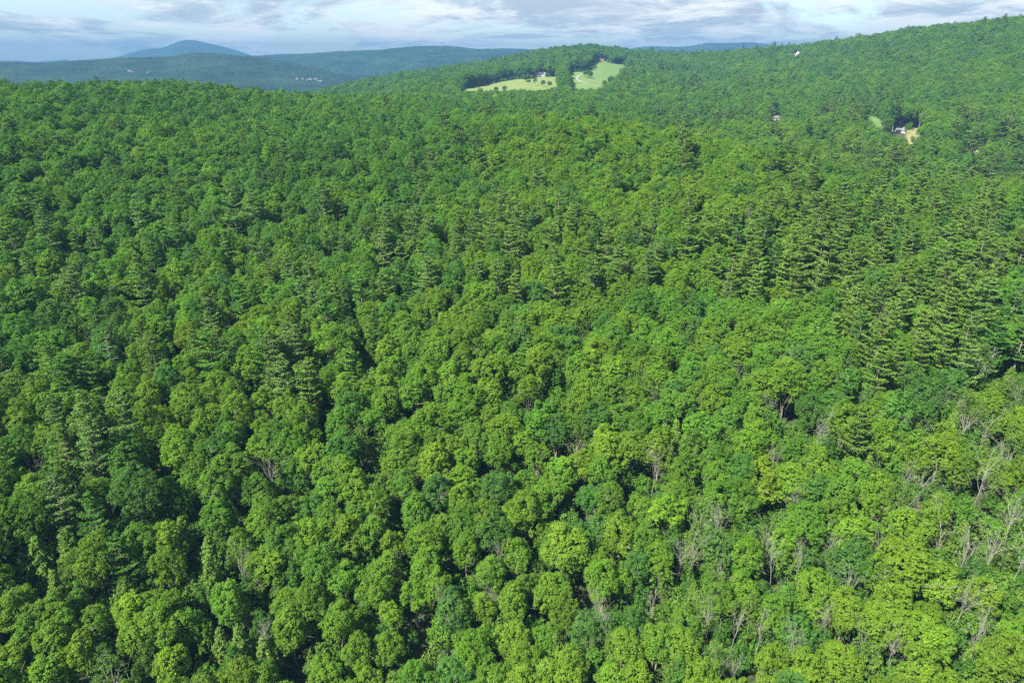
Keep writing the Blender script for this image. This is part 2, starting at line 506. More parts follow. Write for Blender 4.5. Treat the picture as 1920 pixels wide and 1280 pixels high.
# ------------------------------------------------------------------ meadows, drive
MEADOWS = {
    'hay': ([(852, 172), (906, 162), (940, 155), (965, 150), (994, 150), (1004, 147), (1043, 145), (1045, 160), (1037, 167), (1020, 171), (960, 171), (937, 172), (870, 174)], M_HAY,
            'pale yellow hay meadow sloping below the white house with gables'),
    'lawn': ([(1066, 137), (1094, 136), (1110, 131), (1113, 120), (1127, 115), (1150, 121), (1181, 122), (1163, 132), (1162, 140), (1146, 151), (1129, 162), (1121, 169), (1075, 168), (1072, 148)], M_LAWN,
             'bright green mown meadow rising to the orange roofed cabin'),
    'strip': ([(1158, 171), (1165, 167), (1182, 167), (1182, 170)], M_LAWN, 'small green strip below the mown meadow'),
    'yard': ([(1699, 249), (1707, 242), (1727, 242), (1743, 247), (1731, 251), (1720, 262), (1702, 254)], M_STRAW,
             'straw yellow yard beside the grey roofed valley house'),
    'straw': ([(1815, 280), (1856, 281), (1853, 290), (1825, 290)], M_STRAW, 'straw yellow field edge below the dark valley trees'),
    'glade': ([(1618, 216), (1632, 218), (1654, 226), (1655, 240), (1642, 240), (1626, 229)], M_LAWN, 'small green glade among the valley trees above the yellow yard'),
}
def first_hit(px, py, lift=0.0, d0=500):
    """ground point on the sight line, looking a little lower where the line clears the crest"""
    for k in range(16):
        x, y, z, d = hit_ground(np.array([px], float), np.array([py + k], float), lift, d0)
        if not np.isnan(d[0]): return float(x[0]), float(y[0]), float(z[0]), float(d[0]), k
    raise ValueError('no ground there')


KEEP_OUT = [(np.array(p, float), 9e9) for p, _m, _l in MEADOWS.values()]
for x0_, y0_, x1_, y1_ in ((1001, 130, 1023, 147), (1120, 106, 1138, 117), (1487, 90, 1503, 101), (1675, 239, 1701, 251), (1450, 218, 1467, 228)):
    _x, _y, _z, _d, _k = first_hit((x0_ + x1_) / 2, y1_ - 1.0)     # the sight line to a house stays open
    KEEP_OUT.append((np.array([(x0_, y0_ + _k), (x1_, y0_ + _k), (x1_, y1_ + _k), (x0_, y1_ + _k)], float), _d + 9))


def inside(poly, x, y):
    c = np.zeros(np.shape(x), bool)
    n = len(poly)
    for i in range(n):
        x1, y1 = poly[i]; x2, y2 = poly[(i + 1) % n]
        cond = (y1 > y) != (y2 > y)
        with np.errstate(divide='ignore', invalid='ignore'):
            c ^= cond & (x < (x2 - x1) * (y - y1) / (y2 - y1 + 1e-12) + x1)
    return c


def build_meadow(poly, mat, label):
    p = np.array(poly, float)
    hx, hy, hz, hd = hit_ground(p[:, 0], np.minimum(p[:, 1] + 2, 300), 0.0, 500)
    ok = ~np.isnan(hd)
    x0, x1, y0, y1 = np.nanmin(hx[ok]) - 25, np.nanmax(hx[ok]) + 25, np.nanmin(hy[ok]) - 160, np.nanmax(hy[ok]) + 30
    st = 4.0
    X, Y = np.meshgrid(np.arange(x0, x1, st), np.arange(y0, y1, st), indexing='ij')
    Z = ground_z(X, Y)
    px, py, _ = project(X, Y, Z)
    keep = inside(p, px, py)
    for dy in (4, 8, 14, 20):
        keep |= inside(p, px, py - dy)
    for dx in (-3, 3):
        keep |= inside(p, px + dx, py)
    # only the patch on the facing slope
    dmin = np.nanmin(hd[ok]) - 140
    keep &= (np.hypot(X, Y) > dmin) & (np.hypot(X, Y) < np.nanmax(hd[ok]) + 40)
    cell = keep[:-1, :-1] | keep[1:, 1:]
    idx = np.arange(X.size).reshape(X.shape)
    q = np.stack([idx[:-1, :-1], idx[1:, :-1], idx[1:, 1:], idx[:-1, 1:]], -1)[cell]
    used, inv = np.unique(q, return_inverse=True)
    v = np.stack([X, Y, Z + 1.1], -1).reshape(-1, 3)[used]
    me = mesh_np('meadow', v, [inv.reshape(-1, 4)], [mat], smooth=True)
    o = bpy.data.objects.new('meadow', me)
    col.objects.link(o)
    tag(o, label, None, None, 'structure')


for poly, mat, label in MEADOWS.values():
    build_meadow(poly, mat, label)


def build_drive():
    pts = [(1094, 139.5), (1086, 142), (1080, 146), (1081.5, 150), (1092, 155), (1108, 158.5), (1128, 162.5)]
    p = np.array(pts)
    t = np.linspace(0, len(p) - 1, 60)
    px = np.interp(t, range(len(p)), p[:, 0]); py = np.interp(t, range(len(p)), p[:, 1])
    x, y, z, _ = hit_ground(px, py, 1.1, 700)
    ok = ~np.isnan(x)
    x, y = x[ok], y[ok]
    k = np.ones(7) / 7
    x = np.convolve(np.pad(x, 3, mode='edge'), k, 'valid'); y = np.convolve(np.pad(y, 3, mode='edge'), k, 'valid')
    tx, ty = np.gradient(x), np.gradient(y)
    ln = np.hypot(tx, ty) + 1e-9
    w = 2.6
    nx, ny = -ty / ln * w, tx / ln * w
    V = []
    for sgn in (1, -1):
        xx, yy = x + nx * sgn, y + ny * sgn
        V.append(np.stack([xx, yy, ground_z(xx, yy) + 1.35], -1))
    n = len(x)
    i = np.arange(n - 1)
    q = np.stack([i, i + n, i + n + 1, i + 1], -1)
    me = mesh_np('driveway', np.concatenate(V), [q], [M_GRAVEL])
    o = bpy.data.objects.new('driveway', me)
    col.objects.link(o)
    tag(o, 'pale curving gravel drive across the mown meadow', None, None, 'structure')


build_drive()

# ------------------------------------------------------------------ tree forms (shared meshes)
def fib_dirs(n, rg):
    i = np.arange(n) + 0.5
    ph = np.arccos(1 - 2 * i / n); th = math.pi * (1 + 5 ** 0.5) * i + rg.uniform(0, 6.28)
    return np.stack([np.cos(th) * np.sin(ph), np.sin(th) * np.sin(ph), np.cos(ph)], -1)


def broad_form(seed, h, base, rx, n_bough, bough_r, lobe_r, leaf, per_clump, clump_r, upright=0.0, density=1.0, irregular=0.25, limbs=5):
    """crown of leaf sprays: boughs carry lobes, lobes carry clumps, clumps carry sprays"""
    rg = np.random.default_rng(seed)
    rz = (h - base) / 2; cz = base + rz
    ax, ay = rx * rg.uniform(0.85, 1.15), rx * rg.uniform(0.85, 1.15)
    d = fib_dirs(int(n_bough * 1.45), rg)
    d = d[d[:, 2] > -0.5]
    d = unit(d + rg.normal(size=d.shape) * 0.25)
    br = bough_r * rg.uniform(0.7, 1.3, len(d))
    bc = d * (np.array([ax, ay, rz]) - br[:, None] * 0.9) * (1 + rg.uniform(-irregular, irregular * 0.5, (len(d), 1)))
    bc = np.concatenate([bc, [[0, 0, rz * 0.1]]]); br = np.concatenate([br, [rx * 0.5]])
    bc[:, 2] += cz
    lc, lr, lb = [], [], []
    for i in range(len(bc)):
        n = max(6, int(2.6 * density * (br[i] / lobe_r) ** 2))
        dd = fib_dirs(n, rg)
        dd = unit(dd + rg.normal(size=dd.shape) * 0.3)
        dd = dd[dd[:, 2] > -0.45]
        pp = bc[i] + dd * br[i] * rg.uniform(0.72, 1.02, (len(dd), 1)) * np.array([1, 1, 1 + upright * 0.6])
        dist = np.linalg.norm(pp[:, None] - bc[None], axis=2) / br[None]
        dist[:, i] = 9
        pp = pp[dist.min(1) > 0.80]
        lc.append(pp); lr.append(lobe_r * rg.uniform(0.65, 1.35, len(pp))); lb.append(np.full(len(pp), rg.uniform(-0.17, 0.17)))
    lc, lr, lb = np.concatenate(lc), np.concatenate(lr), np.concatenate(lb)
    C, Nn, T = [], [], []
    lobe_tone = rg.uniform(-0.1, 0.1, len(lc)) + lb
    for i in range(len(lc)):
        m = max(6, int(14 * density * (lr[i] / 1.2) ** 2 * (1.2 / clump_r) ** 2 * 0.36))
        dd = unit(rg.normal(size=(m, 3)) + np.array([0, 0, 0.45 + upright]))
        p = lc[i] + dd * (lr[i] * rg.uniform(0.75, 1.12, (m, 1))) * np.array([1, 1, 1 + upright])
        # drop clumps that are buried in another lobe
        dist = np.linalg.norm(p[:, None] - lc[None], axis=2) / lr[None]
        dist[:, i] = 9
        ok = dist.min(1) > 0.72
        p, dd = p[ok], dd[ok]
        out = unit((p - np.array([0, 0, cz])) / np.array([ax, ay, rz]))
        nn = unit(dd * 0.8 + out * 0.5 + np.array([0, 0, 0.35]))
        C.append(p); Nn.append(nn); T.append(lobe_tone[i] + rg.normal(0, 0.11, len(p)))
    C, Nn, T = np.concatenate(C), np.concatenate(Nn), np.concatenate(T)
    k = per_clump
    r = rg.normal(size=(len(C), k, 3))
    r = unit(r) * rg.uniform(0.35, 1.0, (len(C), k, 1)) * clump_r * np.array([1, 1, 0.75])
    r += Nn[:, None] * np.abs(rg.normal(size=(len(C), k, 1))) * clump_r * 0.15
    lp = (C[:, None] + r).reshape(-1, 3)
    ln = unit(np.repeat(Nn, k, 0) * 0.55 + unit(r.reshape(-1, 3)) * 0.55 + rg.normal(size=(len(lp), 3)) * 0.30 + np.array([0, 0, 0.25]))
    lt = np.repeat(T, k) + rg.normal(0, 0.12, len(lp)) + 0.5
    sz = leaf * rg.uniform(0.7, 1.35, len(lp))
    v, q = leaf_cards(lp, ln, sz, rg)
    wood = Geo()
    bend = rg.normal(0, 0.25, (2,))
    zs = np.linspace(-0.6, h * 0.72, 7)
    wood.tube(np.stack([bend[0] * np.sin(zs / h * 3), bend[1] * np.sin(zs / h * 2.2), zs], -1), np.linspace(0.26, 0.06, 7) * h / 17, 6)
    for i in range(limbs):
        a = i / limbs * 6.28 + rg.uniform(-.4, .4); z0 = base * rg.uniform(0.75, 1.25)
        e = np.array([math.cos(a) * ax * 0.68, math.sin(a) * ay * 0.68, cz + rz * rg.uniform(-0.1, 0.5)])
        tt = np.linspace(0, 1, 5)[:, None]
        pts = np.array([0, 0, z0]) * (1 - tt) + e * tt
        pts[:, 2] += np.sin(tt[:, 0] * math.pi) * 0.5
        wood.tube(pts, np.linspace(0.12, 0.03, 5) * h / 17, 4)
        for _ in range(3):
            s = pts[rg.integers(2, 5)]
            wood.tube([s, s + (rg.normal(size=3) * 0.8 + unit(s - np.array([0, 0, cz])) * 1.0), s + rg.normal(size=3) * 0.9 + unit(s - np.array([0, 0, cz])) * 2.2], [0.045, 0.03, 0.012], 3)
    return v, q, lt, wood


def pine_form(seed, h, base, reach, thin=1.0):
    rg = np.random.default_rng(seed)
    wood = Geo()
    zs = np.linspace(-0.6, h * 0.985, 9)
    sway = rg.normal(0, 0.2, 2)
    axis = lambda z: np.array([sway[0] * math.sin(z / h * 3), sway[1] * math.sin(z / h * 2.4), z])
    wood.tube([axis(z) for z in zs], np.linspace(0.27, 0.03, 9) * h / 22, 6)
    P, Nn, T = [], [], []
    levels = int((h - base) / 1.2)
    heavy, lop = rg.uniform(0, 6.28), rg.uniform(0.1, 0.4)
    blunt = rg.uniform(0.5, 0.8)
    for i in range(levels):
        t = i / (levels - 1)
        z = base + (h - base) * t * 0.97
        prof = min(1.0, 0.55 + 1.3 * t) * (1 - t) ** blunt
        L0 = 0.7 + reach * prof
        nb = 5 if t < 0.85 else 4
        a0 = rg.uniform(0, 6.28)
        for b in range(nb):
            if rg.uniform() > 0.84 * thin + (0.1 if t > .7 else 0): continue
            a = a0 + b / nb * 6.28 + rg.normal(0, 0.25)
            Lb = L0 * rg.uniform(0.45, 1.3) * (1 + lop * math.cos(a - heavy))
            z = base + (h - base) * t * 0.97 + rg.normal(0, 0.32) * (1 - 0.6 * t)
            rise = 0.05 + 0.5 * t + rg.normal(0, 0.08)
            s = np.linspace(0, 1, 5)
            dirh = np.array([math.cos(a), math.sin(a), 0])
            pts = axis(z) + dirh * (s * Lb)[:, None] + np.array([0, 0, 1]) * ((s * rise + 0.28 * s ** 2 * (1 - t) - 0.15 * s * (1 - t)) * Lb)[:, None]
            wood.tube(pts, np.linspace(0.055, 0.012, 5), 3, cap=False)
            m = int(22 + 42 * Lb / 3)
            u = rg.uniform(0.22, 1.0, m) ** 0.75
            side = np.array([-dirh[1], dirh[0], 0])
            wdt = 0.38 * Lb * np.sin(np.clip(u, 0.05, 1) * 2.75) + 0.12
            c = np.stack([np.interp(u, s, pts[:, k]) for k in range(3)], -1) + side * (wdt * rg.uniform(-1, 1, m))[:, None]
            c[:, 2] += rg.uniform(-0.06, 0.22, m)
            n = unit(np.array([0, 0, 1.0]) + dirh * 0.15 + rg.normal(size=(m, 3)) * 0.42)
            P.append(c); Nn.append(n); T.append(rg.normal(0, 0.13, m) + rg.normal(0, 0.08) + 0.12 * (u - .5))
    P, Nn, T = np.concatenate(P), np.concatenate(Nn), np.concatenate(T)
    k = 3
    off = rg.normal(size=(len(P), k, 3)) * np.array([0.17, 0.17, 0.08])
    lp = (P[:, None] + off).reshape(-1, 3)
    ln = unit(np.repeat(Nn, k, 0) + rg.normal(size=(len(lp), 3)) * 0.45)
    lt = np.repeat(T, k) + rg.normal(0, 0.08, len(lp)) + 0.5
    v, q = leaf_cards(lp, ln, 0.46 * rg.uniform(0.7, 1.4, len(lp)), rg, aspect=0.42)
    return v, q, lt, wood


def hemlock_form(seed, h, base, reach):
    rg = np.random.default_rng(seed)
    wood = Geo()
    zs = np.linspace(-0.6, h * 0.97, 7)
    wood.tube(np.stack([zs * 0, zs * 0, zs], -1), np.linspace(0.2, 0.02, 7), 5)
    P, Nn, T = [], [], []
    nb = 165
    for i in range(nb):
        t = (i / nb) ** 0.9
        z = base + (h - base) * t
        Lb = (0.35 + reach * (1 - t) ** 0.8) * rg.uniform(0.6, 1.2)
        a = i * 2.399 + rg.normal(0, 0.3)
        dirh = np.array([math.cos(a), math.sin(a), 0]); side = np.array([-dirh[1], dirh[0], 0])
        m = int(9 + 16 * Lb / 2)
        u = rg.uniform(0.2, 1, m)
        c = np.array([0, 0, z]) + dirh * (u * Lb)[:, None] + side * (0.3 * Lb * rg.uniform(-1, 1, m) * (1.15 - u))[:, None]
        c[:, 2] += (0.28 * u - 0.5 * u ** 2) * Lb + rg.uniform(-0.12, 0.12, m)
        n = unit(np.array([0, 0, 0.8]) + dirh * 0.55 + rg.normal(size=(m, 3)) * 0.4)
        P.append(c); Nn.append(n); T.append(rg.normal(0, 0.12, m) + rg.normal(0, 0.1) + 0.15 * (u - 0.5))
        wood.tube([[0, 0, z], dirh * Lb * .5 + [0, 0, z + 0.04 * Lb], dirh * Lb * .9 + [0, 0, z - 0.14 * Lb]], [0.03, 0.02, 0.008], 3, cap=False)
    P, Nn, T = np.concatenate(P), np.concatenate(Nn), np.concatenate(T)
    k = 2
    lp = np.repeat(P, k, 0) + rg.normal(size=(len(P) * k, 3)) * 0.13
    ln = unit(np.repeat(Nn, k, 0) + rg.normal(size=(len(lp), 3)) * 0.35)
    v, q = leaf_cards(lp, ln, 0.44 * rg.uniform(0.7, 1.4, len(lp)), rg, aspect=0.45)
    return v, q, np.repeat(T, k) + rg.normal(0, 0.08, len(lp)) + 0.5, wood


def bare_form(seed, h, spread, n_limb=6, fork=True):
    """bare standing tree: trunk and limbs, each limb with its twigs"""
    rg = np.random.default_rng(seed)
    trunk = Geo()
    zs = np.linspace(-0.6, h * 0.8, 8)
    bend = rg.normal(0, 0.5, 2)
    axis = lambda z: np.array([bend[0] * (z / h) ** 2 + 0.12 * math.sin(z * 0.9 + seed), bend[1] * (z / h) ** 2 + 0.12 * math.cos(z * 0.8 + seed), z])
    r0 = 0.10 * h / 14
    trunk.tube([axis(z) for z in zs], np.linspace(r0, 0.03, 8), 6)

    def grow(g, p, d, ln, r, depth):
        n = 4
        pts = [p]
        dd = d.copy()
        for _ in range(n):
            dd = unit(dd + rg.normal(size=3) * 0.16 + np.array([0, 0, 0.06]))
            pts.append(pts[-1] + dd * ln / n)
        g.tube(pts, np.linspace(r, r * 0.45, n + 1), 4 if depth else 5)
        if depth >= 3: return
        for _ in range(rg.integers(1, 3) + (1 if depth == 0 else 0)):
            j = rg.integers(1, n + 1)
            nd = unit(dd + rg.normal(size=3) * 0.55)
            grow(g, np.array(pts[j]), nd, ln * rg.uniform(0.42, 0.68), max(r * 0.5, 0.011), depth + 1)
        grow(g, np.array(pts[-1]), dd, ln * 0.6, max(r * 0.45, 0.011), depth + 1)
    limbs = []
    for i in range(n_limb):
        g = Geo()
        z = h * rg.uniform(0.42, 0.80)
        a = i * 2.4 + rg.uniform(-.5, .5)
        d = unit(np.array([math.cos(a) * spread, math.sin(a) * spread, rg.uniform(0.7, 1.4)]))
        grow(g, axis(z), d, h * rg.uniform(0.15, 0.26), r0 * 0.45, 0)
        limbs.append(g)
    return trunk, limbs


FORMS = {}          # kind -> list of dict(crown, trunk [, limbs])


def leafy(kind, made, leafmat, bark):
    v, q, tone, wood = made
    crown = mesh_np('crown', v, [q], [leafmat], attrs={'tone': ('FACE', tone)})
    trunk = wood.build('trunk', bark)
    FORMS.setdefault(kind, []).append({'crown': crown, 'trunk': trunk, 'raw': made, 'mats': (leafmat, bark)})


for s in range(10):
    rg_ = np.random.default_rng(100 + s)
    leafy('maple_tree', broad_form(100 + s, rg_.uniform(15.2, 17.6), rg_.uniform(4.0, 5.4), rg_.uniform(4.0, 5.3), int(rg_.integers(12, 20)), rg_.uniform(1.7, 2.3), rg_.uniform(0.62, 0.8), 0.27, 9, rg_.uniform(0.28, 0.36), upright=rg_.uniform(0, .15), irregular=0.3), M_LEAF, M_BARK)
for s in range(8):
    rg_ = np.random.default_rng(200 + s)
    leafy('ash_tree', broad_form(200 + s, rg_.uniform(15.2, 18), rg_.uniform(4, 5.5), rg_.uniform(3.3, 4.4), int(rg_.integers(12, 18)), rg_.uniform(1.4, 1.9), rg_.uniform(0.55, 0.7), 0.23, 9, rg_.uniform(0.28, 0.36), upright=rg_.uniform(0.3, 0.7), density=0.95, irregular=0.25), M_LEAF, M_BARK)
for s in range(4):      # thin crowns, the limbs showing
    rg_ = np.random.default_rng(260 + s)
    leafy('thin_tree', broad_form(260 + s, rg_.uniform(14, 17), rg_.uniform(4, 6), rg_.uniform(3.0, 4.0), int(rg_.integers(11, 15)), 1.5, 0.62, 0.2, 6, 0.42, upright=0.5, density=0.62, irregular=0.35, limbs=9), M_LEAF, M_DEADWOOD)
for s in range(9):
    rg_ = np.random.default_rng(300 + s)
    leafy('pine_tree', pine_form(300 + s, rg_.uniform(20, 26), rg_.uniform(5, 9), rg_.uniform(3.2, 4.6), rg_.uniform(0.75, 0.95)), M_NEEDLE, M_BARK)
for s in range(5):
    rg_ = np.random.default_rng(400 + s)
    leafy('hemlock_tree', hemlock_form(400 + s, rg_.uniform(12, 15.5), rg_.uniform(2, 3.2), rg_.uniform(2.9, 3.9)), M_NEEDLE, M_BARK)
for s in range(4):
    leafy('shrub', broad_form(450 + s, 3.0, 0.1, 1.7, 6, 0.8, 0.5, 0.25, 7, 0.32, density=0.8, irregular=0.4, limbs=0), M_LEAF, M_BARK)
for s in range(4):
    leafy('sapling', broad_form(470 + s, 8.0, 1.0, 2.3, 9, 1.1, 0.5, 0.25, 8, 0.3, upright=0.4, density=0.9, irregular=0.35, limbs=0), M_LEAF, M_BARK)
BARE = []
for s in range(8):
    rg_ = np.random.default_rng(500 + s)
    t_, l_ = bare_form(500 + s, rg_.uniform(14, 17), rg_.uniform(0.2, 0.42), int(rg_.integers(6, 9)))
    BARE.append((t_.build('trunk', M_DEADWOOD), [g.build('limb', M_DEADWOOD) for g in l_]))
for s in range(3):      # snags of dead conifers: level short limbs
    rg_ = np.random.default_rng(560 + s)
    g = Geo(); h_ = rg_.uniform(17, 20)
    g.tube([[0.1 * math.sin(z), 0.1 * math.cos(z), z] for z in np.linspace(-.6, h_, 8)], np.linspace(0.22, 0.03, 8), 6)
    lm = []
    for i in range(14):
        z = h_ * (0.42 + 0.55 * i / 14); a = i * 2.4; Lb = rg_.uniform(1.2, 3.2) * (1.25 - 0.7 * i / 14)
        l1 = Geo(); dv = np.array([math.cos(a), math.sin(a), rg_.uniform(-.1, .35)])
        p0 = np.array([0, 0, z])
        l1.tube([p0, p0 + dv * Lb * .5, p0 + dv * Lb + [0, 0, .2]], [0.06, 0.045, 0.015], 4)
        for k in range(3):
            s0 = p0 + dv * Lb * (.35 + .22 * k)
            l1.tube([s0, s0 + rg_.normal(size=3) * 0.5 + dv * .3], [0.03, 0.01], 3)
        lm.append(l1)
    BARE.append((g.build('trunk', M_DEADWOOD), [x.build('limb', M_DEADWOOD) for x in lm]))

# ------------------------------------------------------------------ where the trees stand
TINTS = {
    'lime-green': (0.116, 0.194, 0.016), 'yellow-green': (0.100, 0.183, 0.016), 'bright green': (0.085, 0.173, 0.018),
    'mid-green': (0.073, 0.158, 0.019), 'deep green': (0.056, 0.130, 0.019), 'blue-green': (0.065, 0.146, 0.026),
    'grey-green': (0.085, 0.150, 0.034), 'olive': (0.094, 0.156, 0.025), 'dark olive': (0.068, 0.118, 0.020),
}
TN = list(TINTS); TV = np.array([TINTS[k] for k in TN]) * np.array([0.92, 1.0, 0.92])
KINDS = ['maple_tree', 'ash_tree', 'thin_tree', 'pine_tree', 'hemlock_tree', 'bare_tree', 'shrub', 'sapling']
#            maple ash thin pine hemlock bare
ZONES = [  # x0, y0, x1, y1, weights
    (640, 390, 1360, 565, (.36, .24, .02, .35, .03, .0)),
    (1340, 385, 1960, 630, (.13, .08, .0, .74, .03, .02)),
    (1600, 600, 1960, 690, (.15, .10, .02, .68, .03, .02)),
    (1460, 285, 1960, 395, (.32, .18, .0, .46, .04, .0)),
    (-40, 390, 690, 700, (.36, .38, .02, .20, .04, .0)),
    (370, 620, 620, 770, (.22, .16, .02, .52, .07, .01)),
    (1210, 205, 1460, 330, (.38, .14, .0, .45, .03, .0)),
    (-40, 690, 300, 960, (.36, .36, .02, .20, .06, .0)),
    (-40, 160, 640, 390, (.56, .38, .0, .05, .01, .0)),
    (640, 180, 920, 390, (.34, .56, .0, .09, .01, .0)),
    (690, 560, 1560, 780, (.82, .13, .01, .01, .03, .0)),
    (920, 255, 1440, 390, (.83, .13, .0, .03, .01, .0)),
    (1240, 880, 1960, 1340, (.58, .20, .16, .01, .04, .01)),
    (1580, 680, 1960, 900, (.42, .20, .16, .06, .15, .01)),
    (-40, 960, 560, 1340, (.66, .20, .01, .02, .11, .0)),
    (560, 760, 1240, 1340, (.72, .20, .02, .0, .06, .0)),
]
BASE_W = np.array((.60, .26, .02, .07, .04, .01))
FAR_W = np.array((.68, .28, .0, .035, .005, .0))
FAR_PINES = [(1540, 195, 1690, 245), (1790, 225, 1880, 292), (1270, 165, 1320, 185), (860, 160, 950, 182)]


def kind_weights(px, py, d):
    w = np.tile(BASE_W, (len(px), 1))
    far = np.clip((d - 620) / 150, 0, 1)[:, None]
    w = w * (1 - far) + FAR_W * far
    jx = px + 40 * smooth_noise(px, py, 91, 60); jy = py + 18 * smooth_noise(px, py, 92, 60)
    for x0, y0, x1, y1, ww in ZONES:
        m = (jx > x0) & (jx < x1) & (jy > y0) & (jy < y1) & (d < 800)
        w[m] = ww
    for x0, y0, x1, y1 in FAR_PINES:
        m = (px > x0) & (px < x1) & (py > y0) & (py < y1) & (d > 500)
        w[m] = (.3, .15, 0, .5, .05, 0)
    return w / w.sum(1, keepdims=True)


def tint_names(kind, px, py, d, x, y, rg):
    """a colour name for each tree: stands of one colour, single trees that differ"""
    n = len(px)
    out = np.empty(n, int)
    ix = {k: i for i, k in enumerate(TN)}
    drift = fbm(x, y, 210, 90, 3) + rg.normal(0, 1, n) * (0.26 + 0.22 * np.clip((d - 450) / 250, 0, 1))
    warm = np.clip((px - 500) / 1400, -0.3, 1) * 0.55 + np.clip((py - 500) / 800, -0.4, 1) * 0.62
    warm = np.where((py < 400) & (px > 900) & (px < 1500) & (py > 240), warm + 0.45, warm)
    warm = warm * 0.7 + 0.26
    s = drift * 0.85 + warm
    broad = np.select([s > 0.95, s > 0.52, s > 0.10, s > -0.32], [ix['lime-green'], ix['yellow-green'], ix['bright green'], ix['mid-green']], ix['deep green'])
    broad = np.where((rg.uniform(size=n) < 0.05), ix['blue-green'], broad)
    broad = np.where((kind == 1) & (s < 0.5) & (rg.uniform(size=n) < 0.35), ix['blue-green'], broad)
    broad = np.where((kind == 2), np.where(rg.uniform(size=n) < 0.6, ix['grey-green'], ix['olive']), broad)
    pine = np.where(s + np.where(px > 1300, 0.25, 0) > 0.40, ix['olive'], ix['grey-green'])
    pine = np.where((px < 700) & (rg.uniform(size=n) < 0.3), ix['mid-green'], pine)
    pine = np.where(rg.uniform(size=n) < 0.15, ix['deep green'], pine)
    hem = np.where(rg.uniform(size=n) < 0.62, ix['olive'], ix['dark olive'])
    out = np.where(kind <= 2, broad, np.where(kind == 3, pine, np.where(kind == 4, hem, ix['grey-green'])))
    return out


HAND = {   # single trees one can point at: kind, form (None: any), tint, size, [(pixel across, pixel down), ...] at two thirds of their height
    'bare': [(1440, 786), (1529, 841), (1445, 888), (1689, 926), (1719, 955), (1833, 921), (1761, 780), (1845, 812), (1343, 1010), (1293, 1069), (1343, 1120),
             (1449, 1073), (1499, 1056), (1563, 1040), (1639, 1056), (1765, 1018), (1803, 1056), (1854, 1061), (1322, 1196), (1373, 1204), (1425, 1187),
             (1487, 1225), (1541, 1190), (1617, 1213), (1828, 1204), (1803, 1140), (1668, 1238), (1592, 1120), (1491, 960), (1913, 1052), (1273, 1065),
             (1222, 1141), (1226, 888), (1134, 1200), (830, 1153), (935, 1056), (86, 900), (460, 1099), (502, 1217), (1473, 690), (1380, 722), (1895, 985)],
    'snag': [(1308, 477), (1817, 522), (1843, 602), (207, 672), (1640, 570), (560, 690), (1193, 450)],
    'lime': [(1060, 1050), (985, 985), (1010, 690), (1165, 1000), (1460, 560), (1700, 1075), (1430, 905), (880, 640), (615, 645), (1250, 960), (1530, 1110)],
    'dark': [(645, 850), (925, 1010), (1115, 790), (1520, 770), (415, 860), (740, 580), (1560, 775), (390, 610), (240, 880)],
    'grey': [(245, 935), (265, 960), (820, 930), (935, 930), (1100, 1180), (850, 1160), (1680, 800), (1740, 760)],
    'pine': [(512, 690), (530, 720), (560, 670), (540, 655), (230, 790), (180, 860), (395, 600), (110, 940), (905, 430), (885, 450), (860, 440), (780, 420), (720, 470),
             (1160, 500), (1215, 520), (1540, 470), (1500, 500), (1700, 470), (1760, 560), (1600, 590), (1230, 240), (1250, 232), (170, 800)],
    'hemlock': [(110, 1110), (75, 1040), (130, 1030), (395, 1040), (455, 1225), (420, 1225), (500, 1230), (345, 1000), (400, 1100), (600, 700), (1890, 720), (1860, 750), (1800, 1010), (1690, 560)],
}
GAPS = [(700, 690, 6), (962, 742, 5), (1045, 735, 5), (905, 905, 5), (1075, 960, 5), (280, 900, 6), (565, 925, 5), (1540, 545, 7), (1640, 565, 6), (1270, 700, 4), (1365, 1000, 5),
        (870, 1110, 5), (155, 1140, 5), (1105, 1150, 4), (470, 1150, 4), (1690, 930, 5), (1500, 830, 4), (690, 1185, 4), (805, 1250, 4), (960, 395, 6), (1260, 1120, 4), (130, 650, 6),
        (1165, 900, 5), (700, 860, 5), (1760, 830, 5), (1210, 260, 6), (1600, 610, 6), (545, 1270, 4), (385, 1200, 4), (760, 745, 4)]


